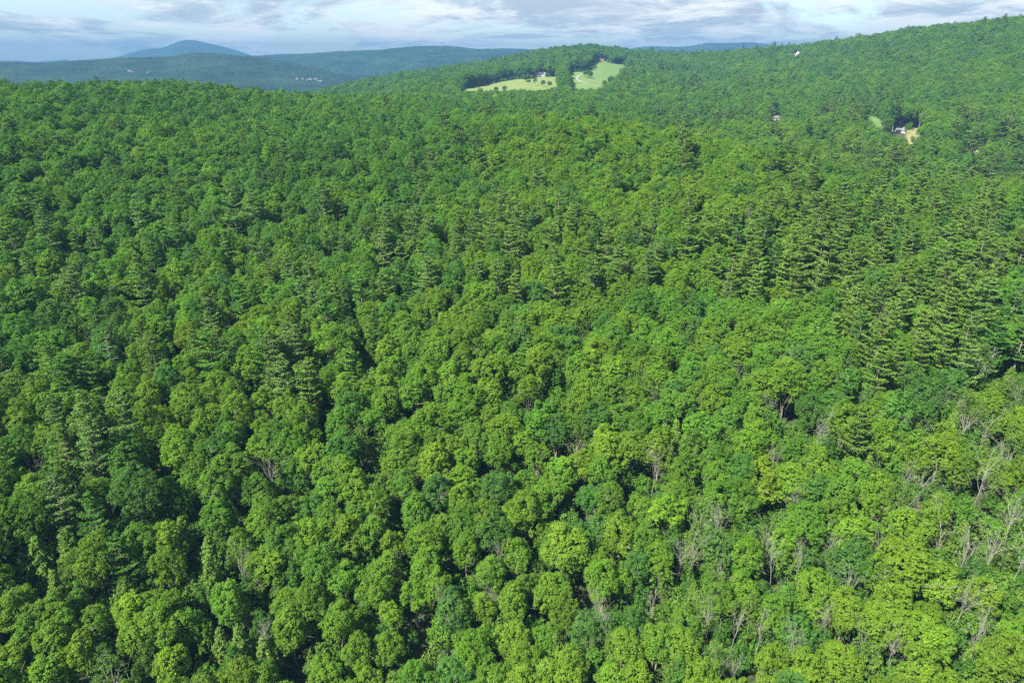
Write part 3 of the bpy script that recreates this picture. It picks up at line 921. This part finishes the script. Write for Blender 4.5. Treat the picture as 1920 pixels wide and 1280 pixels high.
def place_trees():
    rg = np.random.default_rng(11)
    items = []   # x, y, kind, tint, scale, zscale, hand
    kx, ky, kk, kt, ks, kform = [], [], [], [], [], []
    ix = {k: i for i, k in enumerate(TN)}
    lift = {'bare': 10, 'snag': 13, 'lime': 11, 'dark': 11, 'grey': 11, 'pine': 15, 'hemlock': 9}
    for key, spots in HAND.items():
        p = np.array(spots, float)
        x, y, z, d = hit_ground(p[:, 0], p[:, 1], lift[key], 50, 1500)
        for i in range(len(p)):
            if np.isnan(d[i]): continue
            k = {'bare': 5, 'snag': 5, 'lime': 0, 'dark': 0, 'grey': 1, 'pine': 3, 'hemlock': 4}[key]
            t = {'bare': 'grey-green', 'snag': 'grey-green', 'lime': 'lime-green', 'dark': 'deep green', 'grey': 'blue-green', 'pine': 'olive' if p[i, 0] > 1250 else 'grey-green', 'hemlock': 'olive'}[key]
            kx.append(x[i]); ky.append(y[i]); kk.append(k); kt.append(ix[t]); ks.append(rg.uniform(0.92, 1.1) if key != 'bare' else rg.uniform(0.98, 1.14))
            kform.append(8 + i % 3 if key == 'snag' else (i % 8 if key == 'bare' else -1))
    gx, gy, gz, gd = hit_ground(np.array([g[0] for g in GAPS], float), np.array([g[1] for g in GAPS], float), 9.0, 50, 1500)
    gr = np.array([g[2] for g in GAPS], float)
    # jittered staggered rows
    cell = 4.4
    Y = np.arange(-40, 2350, cell * 0.92)
    rows = []
    for j, yy in enumerate(Y):
        half = 0.92 * max(yy, 0) + 110
        xx = np.arange(-half, half, cell) + (cell / 2 if j % 2 else 0)
        rows.append(np.stack([xx, np.full(len(xx), yy)], -1))
    P = np.concatenate(rows)
    P = P + rg.uniform(-0.44, 0.44, P.shape) * cell
    x, y = P[:, 0], P[:, 1]
    d = np.hypot(x, y)
    keep = d < 2350
    keep &= ~((d < 30))
    # thin out a little at random
    keep &= rg.uniform(size=len(x)) > 0.06
    x, y, d = x[keep], y[keep], d[keep]
    for hx, hy, hk in zip(kx, ky, kk):
        m = np.hypot(x - hx, y - hy) > (5.0 if hk != 5 else 3.3)
        x, y, d = x[m], y[m], d[m]
    for a, b, r in zip(gx, gy, gr):
        m = np.hypot(x - a, y - b) > r
        x, y, d = x[m], y[m], d[m]
    n_h = len(kx)
    x = np.concatenate([kx, x]); y = np.concatenate([ky, y]); d = np.hypot(x, y)
    z = ground_z(x, y)
    px, py, w = project(x, y, z + 13)
    kind = np.full(len(x), 0)
    W = kind_weights(px, py, d).cumsum(1)
    kind = (rg.uniform(size=len(x))[:, None] > W).sum(1).clip(0, 5)
    kind = np.where((kind == 5) & (d > 450), 1, kind)
    kind[:n_h] = kk
    # pines want more room: every second or third of their neighbours gives way
    crowd = np.ones(len(x), bool)
    cells = {}
    room = np.array([5.0, 4.5, 4.3, 6.5, 3.9, 1.5])
    big = big_of(d)
    for i in range(len(x)):
        r = room[kind[i]] * big[i]
        cx, cy = int(x[i] // 8), int(y[i] // 8)
        if i >= n_h:
            for a in (-1, 0, 1):
                for b in (-1, 0, 1):
                    for j in cells.get((cx + a, cy + b), ()):
                        rr = 0.5 * (r + room[kind[j]] * big[j])
                        if (x[i] - x[j]) ** 2 + (y[i] - y[j]) ** 2 < rr * rr:
                            crowd[i] = False
                            break
                    if not crowd[i]: break
                if not crowd[i]: break
        if crowd[i]: cells.setdefault((cx, cy), []).append(i)
    kind = np.where((kind == 3) & (d > 430) & (px < 900) & (rg.uniform(size=len(x)) < 0.9), 1, kind)
    tint = tint_names(kind, px, py, d, x, y, rg)
    tint[:n_h] = kt
    scale = rg.uniform(0.84, 1.14, len(x)); scale *= 1 + 0.10 * fbm(x, y, 55, 60, 2)
    scale *= big
    scale[:n_h] = ks
    zs = scale ** 0.7 * rg.uniform(0.93, 1.07, len(x))
    form = np.full(len(x), -1); form[:n_h] = kform
    # keep meadows and houses in sight
    ok = crowd.copy()
    _, pb, _ = project(x, y, z)
    pbx, _, _ = project(x, y, z)
    htop = np.array([17, 17, 16, 23, 15, 15.])[kind] * zs
    pxt, pyt, _ = project(x, y, z + htop)
    for poly, dmax in KEEP_OUT:
        near = (w > 0) & (d < dmax) & (pxt > poly[:, 0].min() - 30) & (pxt < poly[:, 0].max() + 30) & (d > 450)
        hit = np.zeros(len(x), bool)
        rad = 3.2 * scale * F / np.maximum(w, 1)
        for f in (0.02, 0.3, 0.55, 0.8, 0.97):
            for sx in (-0.7, 0, 0.7):
                hit |= inside(poly, pxt + sx * rad, pb * (1 - f) + pyt * f)
        ok &= ~(near & hit)
    # leave out what lies hidden far behind a crest
    az = np.degrees(np.arctan2(x, y))
    el = (z + htop - CAM_Z) / d
    order = np.argsort(d)
    best = np.full(400, -9.0)
    vis = np.ones(len(x), bool)
    b = np.clip(((az + 60) * 3.2).astype(int), 0, 399)
    ground_el = (z + 7 - CAM_Z) / d
    lag = []
    for i in order:
        if d[i] > 560 and el[i] < best[b[i]] - 0.012: vis[i] = False
        if ground_el[i] > best[b[i]]: best[b[i]] = ground_el[i]
    ok &= vis
    return dict(x=x[ok], y=y[ok], z=z[ok], d=d[ok], kind=kind[ok], tint=tint[ok], scale=scale[ok], zs=zs[ok], form=form[ok], px=px[ok], py=py[ok], w=w[ok],
                rot=rg.uniform(0, 6.28, int(ok.sum())), pick=rg.uniform(size=int(ok.sum())), jit=np.exp(rg.normal(0, 0.08, (int(ok.sum()), 1)) + rg.normal(0, 0.035, (int(ok.sum()), 3))),
                hand=(np.arange(len(x)) < n_h)[ok])


TR = place_trees()
LIMIT = {0: 297, 1: 297, 2: 150, 3: 297, 4: 200, 5: 200}
in_view = (TR['px'] > -25) & (TR['px'] < 1945) & (TR['py'] > -10) & (TR['py'] < 1325) & (TR['w'] > 0)
single = np.zeros(len(TR['x']), bool)
for k in range(6):
    c = np.where((TR['kind'] == k) & in_view & ((TR['d'] < 330) | (k not in (2, 4))))[0]
    c = c[np.argsort(TR['d'][c] - 1e6 * (TR['hand'][c]))][:LIMIT[k]]
    single[c] = True
print('trees', len(single), 'single', single.sum(), [int((TR['kind'][single] == k).sum()) for k in range(6)])

# labels of the single trees: look, then a neighbour that stands out, then its place
WORD = {0: 'maple', 1: 'ash', 2: 'thin-leaved tree', 3: 'pine', 4: 'hemlock', 5: 'bare tree'}
CAT = {0: 'tree', 1: 'tree', 2: 'tree', 3: 'pine tree', 4: 'hemlock tree', 5: 'dead tree'}
GROUP = {0: 'round lumpy maples of the near forest', 1: 'finer-leaved trees of the near forest', 2: 'thin-crowned trees of the near forest', 3: 'pines standing out of the forest',
         4: 'hemlocks among the near maples', 5: 'bare dead trees in the forest'}
FORM = {0: ['lumpy', 'domed', 'billowing'], 1: ['feathery', 'upright', 'fine-leaved'], 2: ['sparse', 'see-through', 'half-bare'], 3: ['tiered', 'ragged', 'layered'], 4: ['pointed', 'narrow', 'conical']}
sid = np.where(single)[0]
used = set()


def near_words(j):
    k = TR['kind'][j]
    t = TN[TR['tint'][j]].replace(' ', '-')
    if k == 5: return 'pale snag' if TR['form'][j] >= 8 else 'bare tree'
    if k == 2: return 'thin-leaved tree'
    return t + ' ' + {0: 'maple', 1: 'ash', 3: 'pine', 4: 'hemlock'}[k]


def label_for(i):
    k = TR['kind'][i]
    t = TN[TR['tint'][i]].replace(' ', '-')
    s = TR['scale'][i]
    size = 'Big' if s > 1.06 else ('Small' if s < 0.9 else '')
    dx, dy = TR['x'] - TR['x'][i], TR['y'] - TR['y'][i]
    ds_ = np.hypot(dx, dy)
    sect = {}
    cl = np.where((ds_ < 14) & (ds_ > 0.01))[0]
    for j in cl[np.argsort(ds_[cl])][:12]:
        w = ('behind' if dy[j] > 0 else 'in front') if abs(dy[j]) > abs(dx[j]) else ('rightwards' if dx[j] > 0 else 'leftwards')
        sect.setdefault(w, near_words(j))
    if k == 5:
        lead = 'bare snag with level broken limbs' if TR['form'][i] >= 8 else ('slender' if s < 0.97 else 'tall') + ' grey leafless tree'
    else:
        lead = ' '.join(x for x in (size, t, FORM[k][int(TR['pick'][i] * 997) % 3], WORD[k]) if x)
    X, Y = TR['px'][i] / 1920, TR['py'][i] / 1280
    row = 'top' if Y < 0.3 else 'upper' if Y < 0.45 else 'middle' if Y < 0.62 else 'lower' if Y < 0.82 else 'bottom'
    place = row + ' ' + ('far-left' if X < 0.14 else 'left' if X < 0.38 else 'centre' if X < 0.62 else 'right' if X < 0.86 else 'far-right')
    W = list(sect)
    options = [()] if not W else []
    for m in (1, 2):
        for a in range(len(W)):
            for c in ([None] if m == 1 else range(a + 1, len(W))):
                options.append((W[a],) if c is None else (W[a], W[c]))
    first = None
    for op in options:
        rel = ' and '.join(f'{sect[w]} {w}' for w in op)
        lab = f'{lead}, {rel}, {place}' if rel else f'{lead}, {place}'
        if len(lab.replace('-', ' ').split()) > 16 and len(lab.split()) > 16: continue
        first = first or lab
        if lab.lower() not in used:
            first = lab
            break
    first = first or f'{lead}, {place}'
    used.add(first.lower())
    return first[0].upper() + first[1:]


def plant(i):
    k = int(TR['kind'][i])
    name = KINDS[k]
    root = bpy.data.objects.new(name, None)
    root.empty_display_size = 0.5
    col.objects.link(root)
    root.location = (TR['x'][i], TR['y'][i], TR['z'][i] - 0.1)
    root.rotation_euler = (0, 0, TR['rot'][i])
    s = TR['scale'][i]
    root.scale = (s, s, TR['zs'][i])
    tag(root, label_for(i), CAT[k], GROUP[k])
    if k == 5:
        f = TR['form'][i] if TR['form'][i] >= 0 else int(TR['pick'][i] * 8)
        tm, lms = BARE[f]
        o = bpy.data.objects.new('trunk', tm); o.parent = root; col.objects.link(o)
        for lm in lms:
            o = bpy.data.objects.new('limb', lm); o.parent = root; col.objects.link(o)
        return
    fs = FORMS[name]
    f = fs[int(TR['pick'][i] * len(fs)) % len(fs)]
    tint = TV[TR['tint'][i]] * TR['jit'][i]
    for part in ('trunk', 'crown'):
        o = bpy.data.objects.new(part, f[part])
        o.parent = root
        if part == 'crown': o['tint'] = [float(c) for c in tint]
        col.objects.link(o)


for i in sid[np.argsort(TR['d'][sid])]:
    plant(i)

# ------------------------------------------------------------------ the rest of the forest, past what one could count
def forest(name, label, sel, kinds, TR=TR):
    src = bpy.data.collections.new(name + '_forms')
    base = {}
    cnt = 0
    for k in kinds:
        base[k] = cnt
        for f in FORMS[KINDS[k]]:
            v, q, tone, wood = f['raw']
            wv = np.concatenate(wood.v)
            fl = [np.concatenate([q, np.concatenate(wood.q) + len(v)])]
            mi = np.concatenate([np.zeros(len(q)), np.ones(len(fl[0]) - len(q))])
            me = mesh_np('tree_form', np.concatenate([v, wv]), fl, list(f['mats']), mi, attrs={'tone': ('FACE', np.concatenate([tone, np.full(len(fl[0]) - len(q), .5)]))})
            o = bpy.data.objects.new(f'tree_form_{cnt:03d}', me)
            src.objects.link(o)
            cnt += 1
    ii = np.where(sel)[0]
    n = len(ii)
    me = bpy.data.meshes.new(name)
    me.vertices.add(n)
    me.vertices.foreach_set('co', np.stack([TR['x'][ii], TR['y'][ii], TR['z'][ii] - 0.1], -1).astype(np.float32).ravel())
    k = TR['kind'][ii]
    pick = np.array([base[a] + int(p * len(FORMS[KINDS[a]])) % len(FORMS[KINDS[a]]) for a, p in zip(k, TR['pick'][ii])], np.int32)
    a = me.attributes.new('pick', 'INT', 'POINT'); a.data.foreach_set('value', pick)
    a = me.attributes.new('turn', 'FLOAT_VECTOR', 'POINT'); a.data.foreach_set('vector', np.stack([np.zeros(n), np.zeros(n), TR['rot'][ii]], -1).astype(np.float32).ravel())
    a = me.attributes.new('size', 'FLOAT_VECTOR', 'POINT'); a.data.foreach_set('vector', np.stack([TR['scale'][ii], TR['scale'][ii], TR['zs'][ii]], -1).astype(np.float32).ravel())
    a = me.attributes.new('tint', 'FLOAT_VECTOR', 'POINT'); a.data.foreach_set('vector', (TV[TR['tint'][ii]] * TR['jit'][ii]).astype(np.float32).ravel())
    o = bpy.data.objects.new(name, me)
    col.objects.link(o)
    tag(o, label, None, None, 'stuff')
    g = bpy.data.node_groups.new(name + '_planting', 'GeometryNodeTree')
    g.interface.new_socket('Geometry', in_out='INPUT', socket_type='NodeSocketGeometry')
    g.interface.new_socket('Geometry', in_out='OUTPUT', socket_type='NodeSocketGeometry')
    gi = N(g, 'NodeGroupInput'); go = N(g, 'NodeGroupOutput')
    ci = N(g, 'GeometryNodeCollectionInfo', inp={'Collection': src, 'Separate Children': True, 'Reset Children': True})
    ip = N(g, 'GeometryNodeInstanceOnPoints', inp={'Pick Instance': True})
    at = {}
    for nm, ty in (('pick', 'INT'), ('turn', 'FLOAT_VECTOR'), ('size', 'FLOAT_VECTOR')):
        at[nm] = N(g, 'GeometryNodeInputNamedAttribute', data_type=ty, inp={'Name': nm})
    L(g, gi, 0, ip, 'Points'); L(g, ci, 0, ip, 'Instance')
    L(g, at['pick'], 0, ip, 'Instance Index'); L(g, at['turn'], 0, ip, 'Rotation'); L(g, at['size'], 0, ip, 'Scale')
    L(g, ip, 0, go, 0)
    md = o.modifiers.new('planting', 'NODES')
    md.node_group = g


def undergrowth():
    """low shrubs and saplings in the gaps and along the field edges, thick enough that nobody could count them"""
    rg = np.random.default_rng(77)
    P = rg.uniform(-1, 1, (52000, 2)) * np.array([430, 230]) + np.array([0, 250])
    x, y = P[:, 0], P[:, 1]
    m = (np.abs(x) < 0.9 * y + 60) & (np.hypot(x, y) < 470)
    x, y = x[m], y[m]
    s = rg.uniform(0.7, 1.0, len(x)) * rg.uniform(1.0, 2.0, len(x))
    ex, ey = [x], [y]
    for poly, dmax in KEEP_OUT:
        hx, hy, hz, hd = hit_ground(poly[:, 0], np.minimum(poly[:, 1] + 1, 300), 0.0, 500)
        g = ~np.isnan(hd)
        if not g.any(): continue
        if dmax < 1e6: continue
        n = int((np.nanmax(hx[g]) - np.nanmin(hx[g]) + 80) * (np.nanmax(hy[g]) - np.nanmin(hy[g]) + 130) / 14)
        xx = rg.uniform(np.nanmin(hx[g]) - 40, np.nanmax(hx[g]) + 40, n); yy = rg.uniform(np.nanmin(hy[g]) - 90, np.nanmax(hy[g]) + 40, n)
        zz = ground_z(xx, yy)
        a, b, _ = project(xx, yy, zz)
        a2, b2, _ = project(xx, yy, zz + 4)
        edge = np.zeros(n, bool)
        for ox, oy in ((0, 2), (0, -3), (4, 0), (-4, 0), (0, -7), (0, -12)):
            edge |= inside(poly, a + ox, b + oy)
        inn = inside(poly, a, b) | inside(poly, a2, b2) | inside(poly, a, (b + b2) / 2)
        for hp, hm in KEEP_OUT[len(MEADOWS):]:      # the houses keep their open fronts
            inn |= inside(hp, a, b) | inside(hp, a2, b2)
        k = edge & ~inn
        ex.append(xx[k]); ey.append(yy[k])
    x, y = np.concatenate(ex), np.concatenate(ey)
    s = np.concatenate([s, rg.uniform(1.0, 1.9, len(x) - len(s))])
    n = len(x)
    tall = (rg.uniform(size=n) < 0.2) & (np.hypot(x, y) < 480)
    s = np.where(tall, rg.uniform(0.7, 1.25, n), s)
    return dict(x=x, y=y, z=ground_z(x, y), kind=np.where(tall, 7, 6), pick=rg.uniform(size=n), rot=rg.uniform(0, 6.28, n), scale=s, zs=s * rg.uniform(0.8, 1.5, n),
                tint=rg.choice([TN.index('deep green'), TN.index('mid-green'), TN.index('bright green'), TN.index('olive')], n), jit=np.exp(rg.normal(0, 0.08, (n, 1)) * np.ones((1, 3))))


rest = ~single & (TR['kind'] != 5)
forest('broadleaf_forest', 'mass of broadleaf trees covering the slopes beyond the near forest', rest & (TR['kind'] <= 2), [0, 1, 2])
forest('conifer_forest', 'pines and hemlocks scattered through the forest beyond the near slope', rest & ((TR['kind'] == 3) | (TR['kind'] == 4)), [3, 4])
UG = undergrowth()
forest('undergrowth', 'low green shrubs and saplings filling the gaps under the trees', np.ones(len(UG['x']), bool), [6, 7], UG)

# ------------------------------------------------------------------ lone trees standing in and along the meadows
def lone_trees():
    spots = [(969, 149, .75, 'small round dark tree at the upper edge of the hay meadow'),
             (984, 155, 1.0, 'round dark tree starting the row of four along the hay meadow, beside the hay'),
             (991, 159, .8, 'low dark tree tucked against the first round tree of the meadow row'),
             (1003, 162, 1.1, 'largest round dark tree in the meadow row, casting a shadow'),
             (1018, 164, .9, 'round dark tree third along the meadow row, lawn behind it'),
             (1030, 167, .9, 'round dark tree ending the meadow row, nearest the dividing trees'),
             (1096, 146, 1.0, 'slim dark tree in the clump beside the curving drive'),
             (1101, 147, 1.25, 'tall pointed dark tree at the middle of the drive clump'),
             (1107, 148, 1.0, 'low bushy tree on the meadow side of the drive clump'),
             (1050, 158, 1.2, 'tall broad tree in the belt dividing the two meadows'),
             (1060, 160, 1.3, 'full crowned tree of the dividing belt, lawn just beside it'),
             (1067, 165, 1.2, 'dark round tree at the foot of the dividing belt'),
             (1055, 168, 1.2, 'light green tree low in the dividing belt'),
             (1145, 160, 1.2, 'slender tall dark tree at the corner of the mown meadow'),
             (1133, 165, .9, 'small dark tree where the drive leaves the mown meadow'),
             (1151, 165, 1.1, 'bushy dark tree behind the slender corner tree'),
             (901, 176, .8, 'ragged tree in front of the hay meadow, first of its row'),
             (930, 177, .9, 'dark tree in front of the hay meadow, middle of its row'),
             (946, 176, .9, 'slim tree alone before the hay meadow'),
             (1703, 246, .7, 'round green tree beside the grey roofed valley house'),
             ]
    rg = np.random.default_rng(31)
    p = np.array([s[:2] for s in spots], float)
    x, y, z, d = hit_ground(p[:, 0], p[:, 1], 0.5, 600)
    for i, s in enumerate(spots):
        if np.isnan(d[i]): continue
        root = bpy.data.objects.new('meadow_tree', None)
        col.objects.link(root)
        root.location = (x[i], y[i], ground_z(x[i], y[i]))
        root.rotation_euler = (0, 0, rg.uniform(0, 6))
        k = s[2] * 1.0
        root.scale = (k, k, k * rg.uniform(.68, .82))
        tag(root, s[3][0].upper() + s[3][1:], 'tree', 'trees standing in the meadows')
        f = FORMS['ash_tree' if i % 3 == 0 else 'maple_tree'][i % 7]
        for part in ('trunk', 'crown'):
            o = bpy.data.objects.new(part, f[part]); o.parent = root
            if part == 'crown': o['tint'] = [float(c) for c in TV[TN.index('deep green' if i not in (12, 19) else 'mid-green')]]
            col.objects.link(o)


lone_trees()

# ------------------------------------------------------------------ houses
M_WHITE = noise_material('white_clapboard', (0.45, 0.45, 0.435), (0.55, 0.55, 0.53), 0.8, stretch=(0.3, 0.3, 6))
M_GREYWALL = noise_material('grey_clapboard', (0.13, 0.135, 0.14), (0.19, 0.195, 0.20), 0.8, stretch=(0.3, 0.3, 6))
M_REDWALL = noise_material('red_brown_boards', (0.20, 0.06, 0.035), (0.30, 0.10, 0.06), 0.8, stretch=(4, 4, 0.4))
M_GREYROOF = noise_material('grey_shingles', (0.075, 0.08, 0.088), (0.13, 0.135, 0.145), 1.5)
M_DARKROOF = noise_material('dark_shingles', (0.035, 0.035, 0.04), (0.07, 0.07, 0.075), 1.5)
M_ORANGEROOF = noise_material('orange_roof', (0.30, 0.15, 0.08), (0.40, 0.21, 0.12), 1.5)
M_METALROOF = noise_material('pale_metal_roof', (0.28, 0.29, 0.31), (0.36, 0.37, 0.39), 0.8)
M_STONE = noise_material('chimney_stone', (0.25, 0.24, 0.22), (0.36, 0.34, 0.31), 2.0)
M_GLASS = noise_material('dark_window_glass', (0.03, 0.04, 0.05), (0.06, 0.07, 0.09), 0.5, rough=0.15)
M_DOOR = noise_material('dark_door', (0.10, 0.07, 0.05), (0.16, 0.11, 0.08), 1.0)


def part(name, geo, mat, root):
    o = bpy.data.objects.new(name, geo.build(name, mat))
    o.parent = root
    col.objects.link(o)
    return o


def gable(root, ox, oy, w, dpt, eave, rise, wall, roof, along='x', windows=(3, 2), chimney=None, door=False):
    """a gabled block: w across x, dpt along y; ridge along x or y; its face towards the camera is -y"""
    g = Geo()
    x0, x1, y0, y1 = ox - w / 2, ox + w / 2, oy - dpt / 2, oy + dpt / 2
    if along == 'x':
        a = [(x0, y0), (x0, y1), (x1, y0), (x1, y1)]
        v = [(x0, y0, -2), (x0, y1, -2), (x0, y1, eave), (x0, oy, eave + rise), (x0, y0, eave), (x1, y0, -2), (x1, y1, -2), (x1, y1, eave), (x1, oy, eave + rise), (x1, y0, eave)]
    else:
        v = [(x0, y0, -2), (x1, y0, -2), (x1, y0, eave), (ox, y0, eave + rise), (x0, y0, eave), (x0, y1, -2), (x1, y1, -2), (x1, y1, eave), (ox, y1, eave + rise), (x0, y1, eave)]
    g.add(v, [(0, 1, 2, 4), (5, 9, 7, 6), (0, 4, 9, 5), (1, 6, 7, 2), (4, 3, 8, 9), (2, 7, 8, 3)], [(4, 2, 3), (9, 8, 7)])
    part('wall', g, wall, root)
    r = Geo(); t, ov = 0.28, 0.5
    for s in (-1, 1):
        if along == 'x':
            yl = oy + s * (dpt / 2 + ov); zl = eave - ov * rise / (dpt / 2)
            q = [(x0 - ov, oy, eave + rise), (x1 + ov, oy, eave + rise), (x1 + ov, yl, zl), (x0 - ov, yl, zl)]
        else:
            xl = ox + s * (w / 2 + ov); zl = eave - ov * rise / (w / 2)
            q = [(ox, y0 - ov, eave + rise), (ox, y1 + ov, eave + rise), (xl, y1 + ov, zl), (xl, y0 - ov, zl)]
        q = np.array(q); q[:, 2] += 0.06
        r.add(np.concatenate([q, q + [0, 0, t]]), [(0, 1, 2, 3), (7, 6, 5, 4), (0, 4, 5, 1), (1, 5, 6, 2), (2, 6, 7, 3), (3, 7, 4, 0)])
    rf = part('roof', r, roof, root)
    n, m = windows
    for i in range(n):
        for j in range(m):
            wx = x0 + w * (i + 1) / (n + 1); wz = 0.9 + j * 2.8
            if wz + 1.5 > eave + (rise * 0.4 if along == 'y' else -0.1): continue
            if door and i == n // 2 and j == 0: continue
            b = Geo(); b.box((wx - 0.55, y0 - 0.06, wz), (wx + 0.55, y0 + 0.05, wz + 1.5))
            part('window', b, M_GLASS, root)
    if door:
        b = Geo(); b.box((ox - 0.55, y0 - 0.08, 0), (ox + 0.55, y0 + 0.05, 2.1)); part('door', b, M_DOOR, root)
    for cx in chimney or ():
        b = Geo(); b.box((cx - 0.7, oy - 0.6, eave), (cx + 0.7, oy + 0.6, eave + rise + 2.2)); b.box((cx - 0.85, oy - 0.75, eave + rise + 2.2), (cx + 0.85, oy + 0.75, eave + rise + 2.5))
        c = part('chimney', b, M_STONE, root)
        c.parent = rf


def house_at(px, py, label, turn=0.0, d0=500, lift=0.0, name='house', cat='house', group=None, zoff=0.0):
    x, y, z, d, _ = first_hit(px, py, lift, d0)
    root = bpy.data.objects.new(name, None)
    col.objects.link(root)
    root.location = (x, y, z + zoff)
    root.rotation_euler = (0, 0, -math.atan2(x, y) + turn)
    tag(root, label, cat, group)
    return root


h = house_at(1011, 145, 'Long house with white gables and two stone chimneys above the hay meadow', 0.2)
gable(h, -4, 0, 17, 9, 5.6, 3.6, M_GREYWALL, M_DARKROOF, 'x', (5, 2), (-9.5, -2.5))
gable(h, 8.5, -2, 8, 10, 5.6, 4.6, M_WHITE, M_DARKROOF, 'y', (2, 2), None, True)
gable(h, 14.5, 1, 6, 7, 3.4, 3.2, M_WHITE, M_GREYROOF, 'y', (1, 1))
h = house_at(1128.5, 114.5, 'Small red brown cabin with orange roof at the top of the mown meadow', -0.35, name='cabin', cat='cabin')
gable(h, 0, 0, 12, 8, 3.2, 3.4, M_REDWALL, M_ORANGEROOF, 'x', (3, 1), None, True)
h = house_at(1495.5, 100, 'White steep gabled house among the trees just under the long ridge', 0.25)
gable(h, 0, 0, 10, 11, 3.5, 6.5, M_WHITE, M_METALROOF, 'y', (3, 2))
gable(h, -6.5, 2, 5, 7, 3.2, 2.5, M_WHITE, M_GREYROOF, 'x', (2, 1), None, True)
h = house_at(1689, 249, 'White house with broad grey roof beside the straw yellow valley yard', -0.25)
h.scale = (0.68, 0.68, 0.68)
gable(h, 0, 0, 13, 8, 3.0, 3.2, M_WHITE, M_GREYROOF, 'x', (4, 1), (3,), True)
gable(h, -7.5, -1.5, 5, 6, 2.6, 2.2, M_WHITE, M_GREYROOF, 'y', (1, 1))
h = house_at(1458, 226, 'Small white house with grey roof before the dark valley trees', 0.3)
gable(h, 0, 0, 9, 6, 2.8, 2.4, M_WHITE, M_GREYROOF, 'x', (3, 1), None, True)
gable(h, 5.5, -1, 4, 5, 2.4, 2.0, M_WHITE, M_GREYROOF, 'y', (1, 1))

# white hamlets on the far wooded hill: each house stands on the hill's own surface
def on_hill(px, py):
    X, Y, Z = HILL_A
    a, b, w = project(X, Y, Z)
    k = np.argmin((a - px) ** 2 + (3 * (b - py)) ** 2 + 1e4 * (np.arange(X.shape[1])[None] > 59))
    i, j = np.unravel_index(k, X.shape)
    return X[i, j], Y[i, j], Z[i, j]


hamlet = [(243, 137, 'Long white farmhouse, first of the pair on the wooded blue hill', 1.5), (250, 137.5, 'White barn close beside the long farmhouse on the blue hill', 1.0),
          (280, 138, 'Lone white house a little along from the farmhouse pair', 1.1),
          (556, 150, 'White house at the outer end of the valley hamlet', .9), (566, 151, 'White house second along in the valley hamlet', .9), (575, 153, 'Low white house in the valley hamlet, below its neighbours', 1.0),
          (583, 151, 'White house at the middle of the valley hamlet', 1.2), (590, 152, 'Largest white house of the valley hamlet', 1.5), (597, 153.5, 'White house close by the largest one in the hamlet', 1.1),
          (604, 155, 'White house at the lower end of the valley hamlet', 1.0)]
for i, (a, b, lab, s) in enumerate(hamlet):
    x, y, z = on_hill(a, b)
    root = bpy.data.objects.new('farmhouse', None)
    col.objects.link(root)
    root.location = (x, y, z + 2.5)
    root.rotation_euler = (0, 0, -math.atan2(x, y) + (i % 3 - 1) * 0.3)
    tag(root, lab, 'house', 'white houses on the far hill')
    gable(root, 0, 0, 9 * s, 5, 2.4, 2.0, M_GREYWALL, M_GREYROOF, 'x', (0, 0))

# ------------------------------------------------------------------ the air: one closed box of even haze round everything
def build_haze():
    g = Geo()
    g.box((-10950, -2150, CAM_Z - 260), (10950, 11500, CAM_Z + 275))
    m, t = mat_new('haze_air')
    out = N(t, 'ShaderNodeOutputMaterial')
    v = N(t, 'ShaderNodeVolumePrincipled', inp={'Color': HAZE_COLOR, 'Density': HAZE_DENSITY, 'Anisotropy': 0.0})
    L(t, v, 0, out, 'Volume')
    o = bpy.data.objects.new('haze', g.build('haze', m))
    col.objects.link(o)
    tag(o, 'thin blue summer haze in the air over the whole forest', None, None, 'stuff')


HAZE_COLOR = (0.088, 0.212, 0.385, 1)
HAZE_DENSITY = 1.55e-4
build_haze()
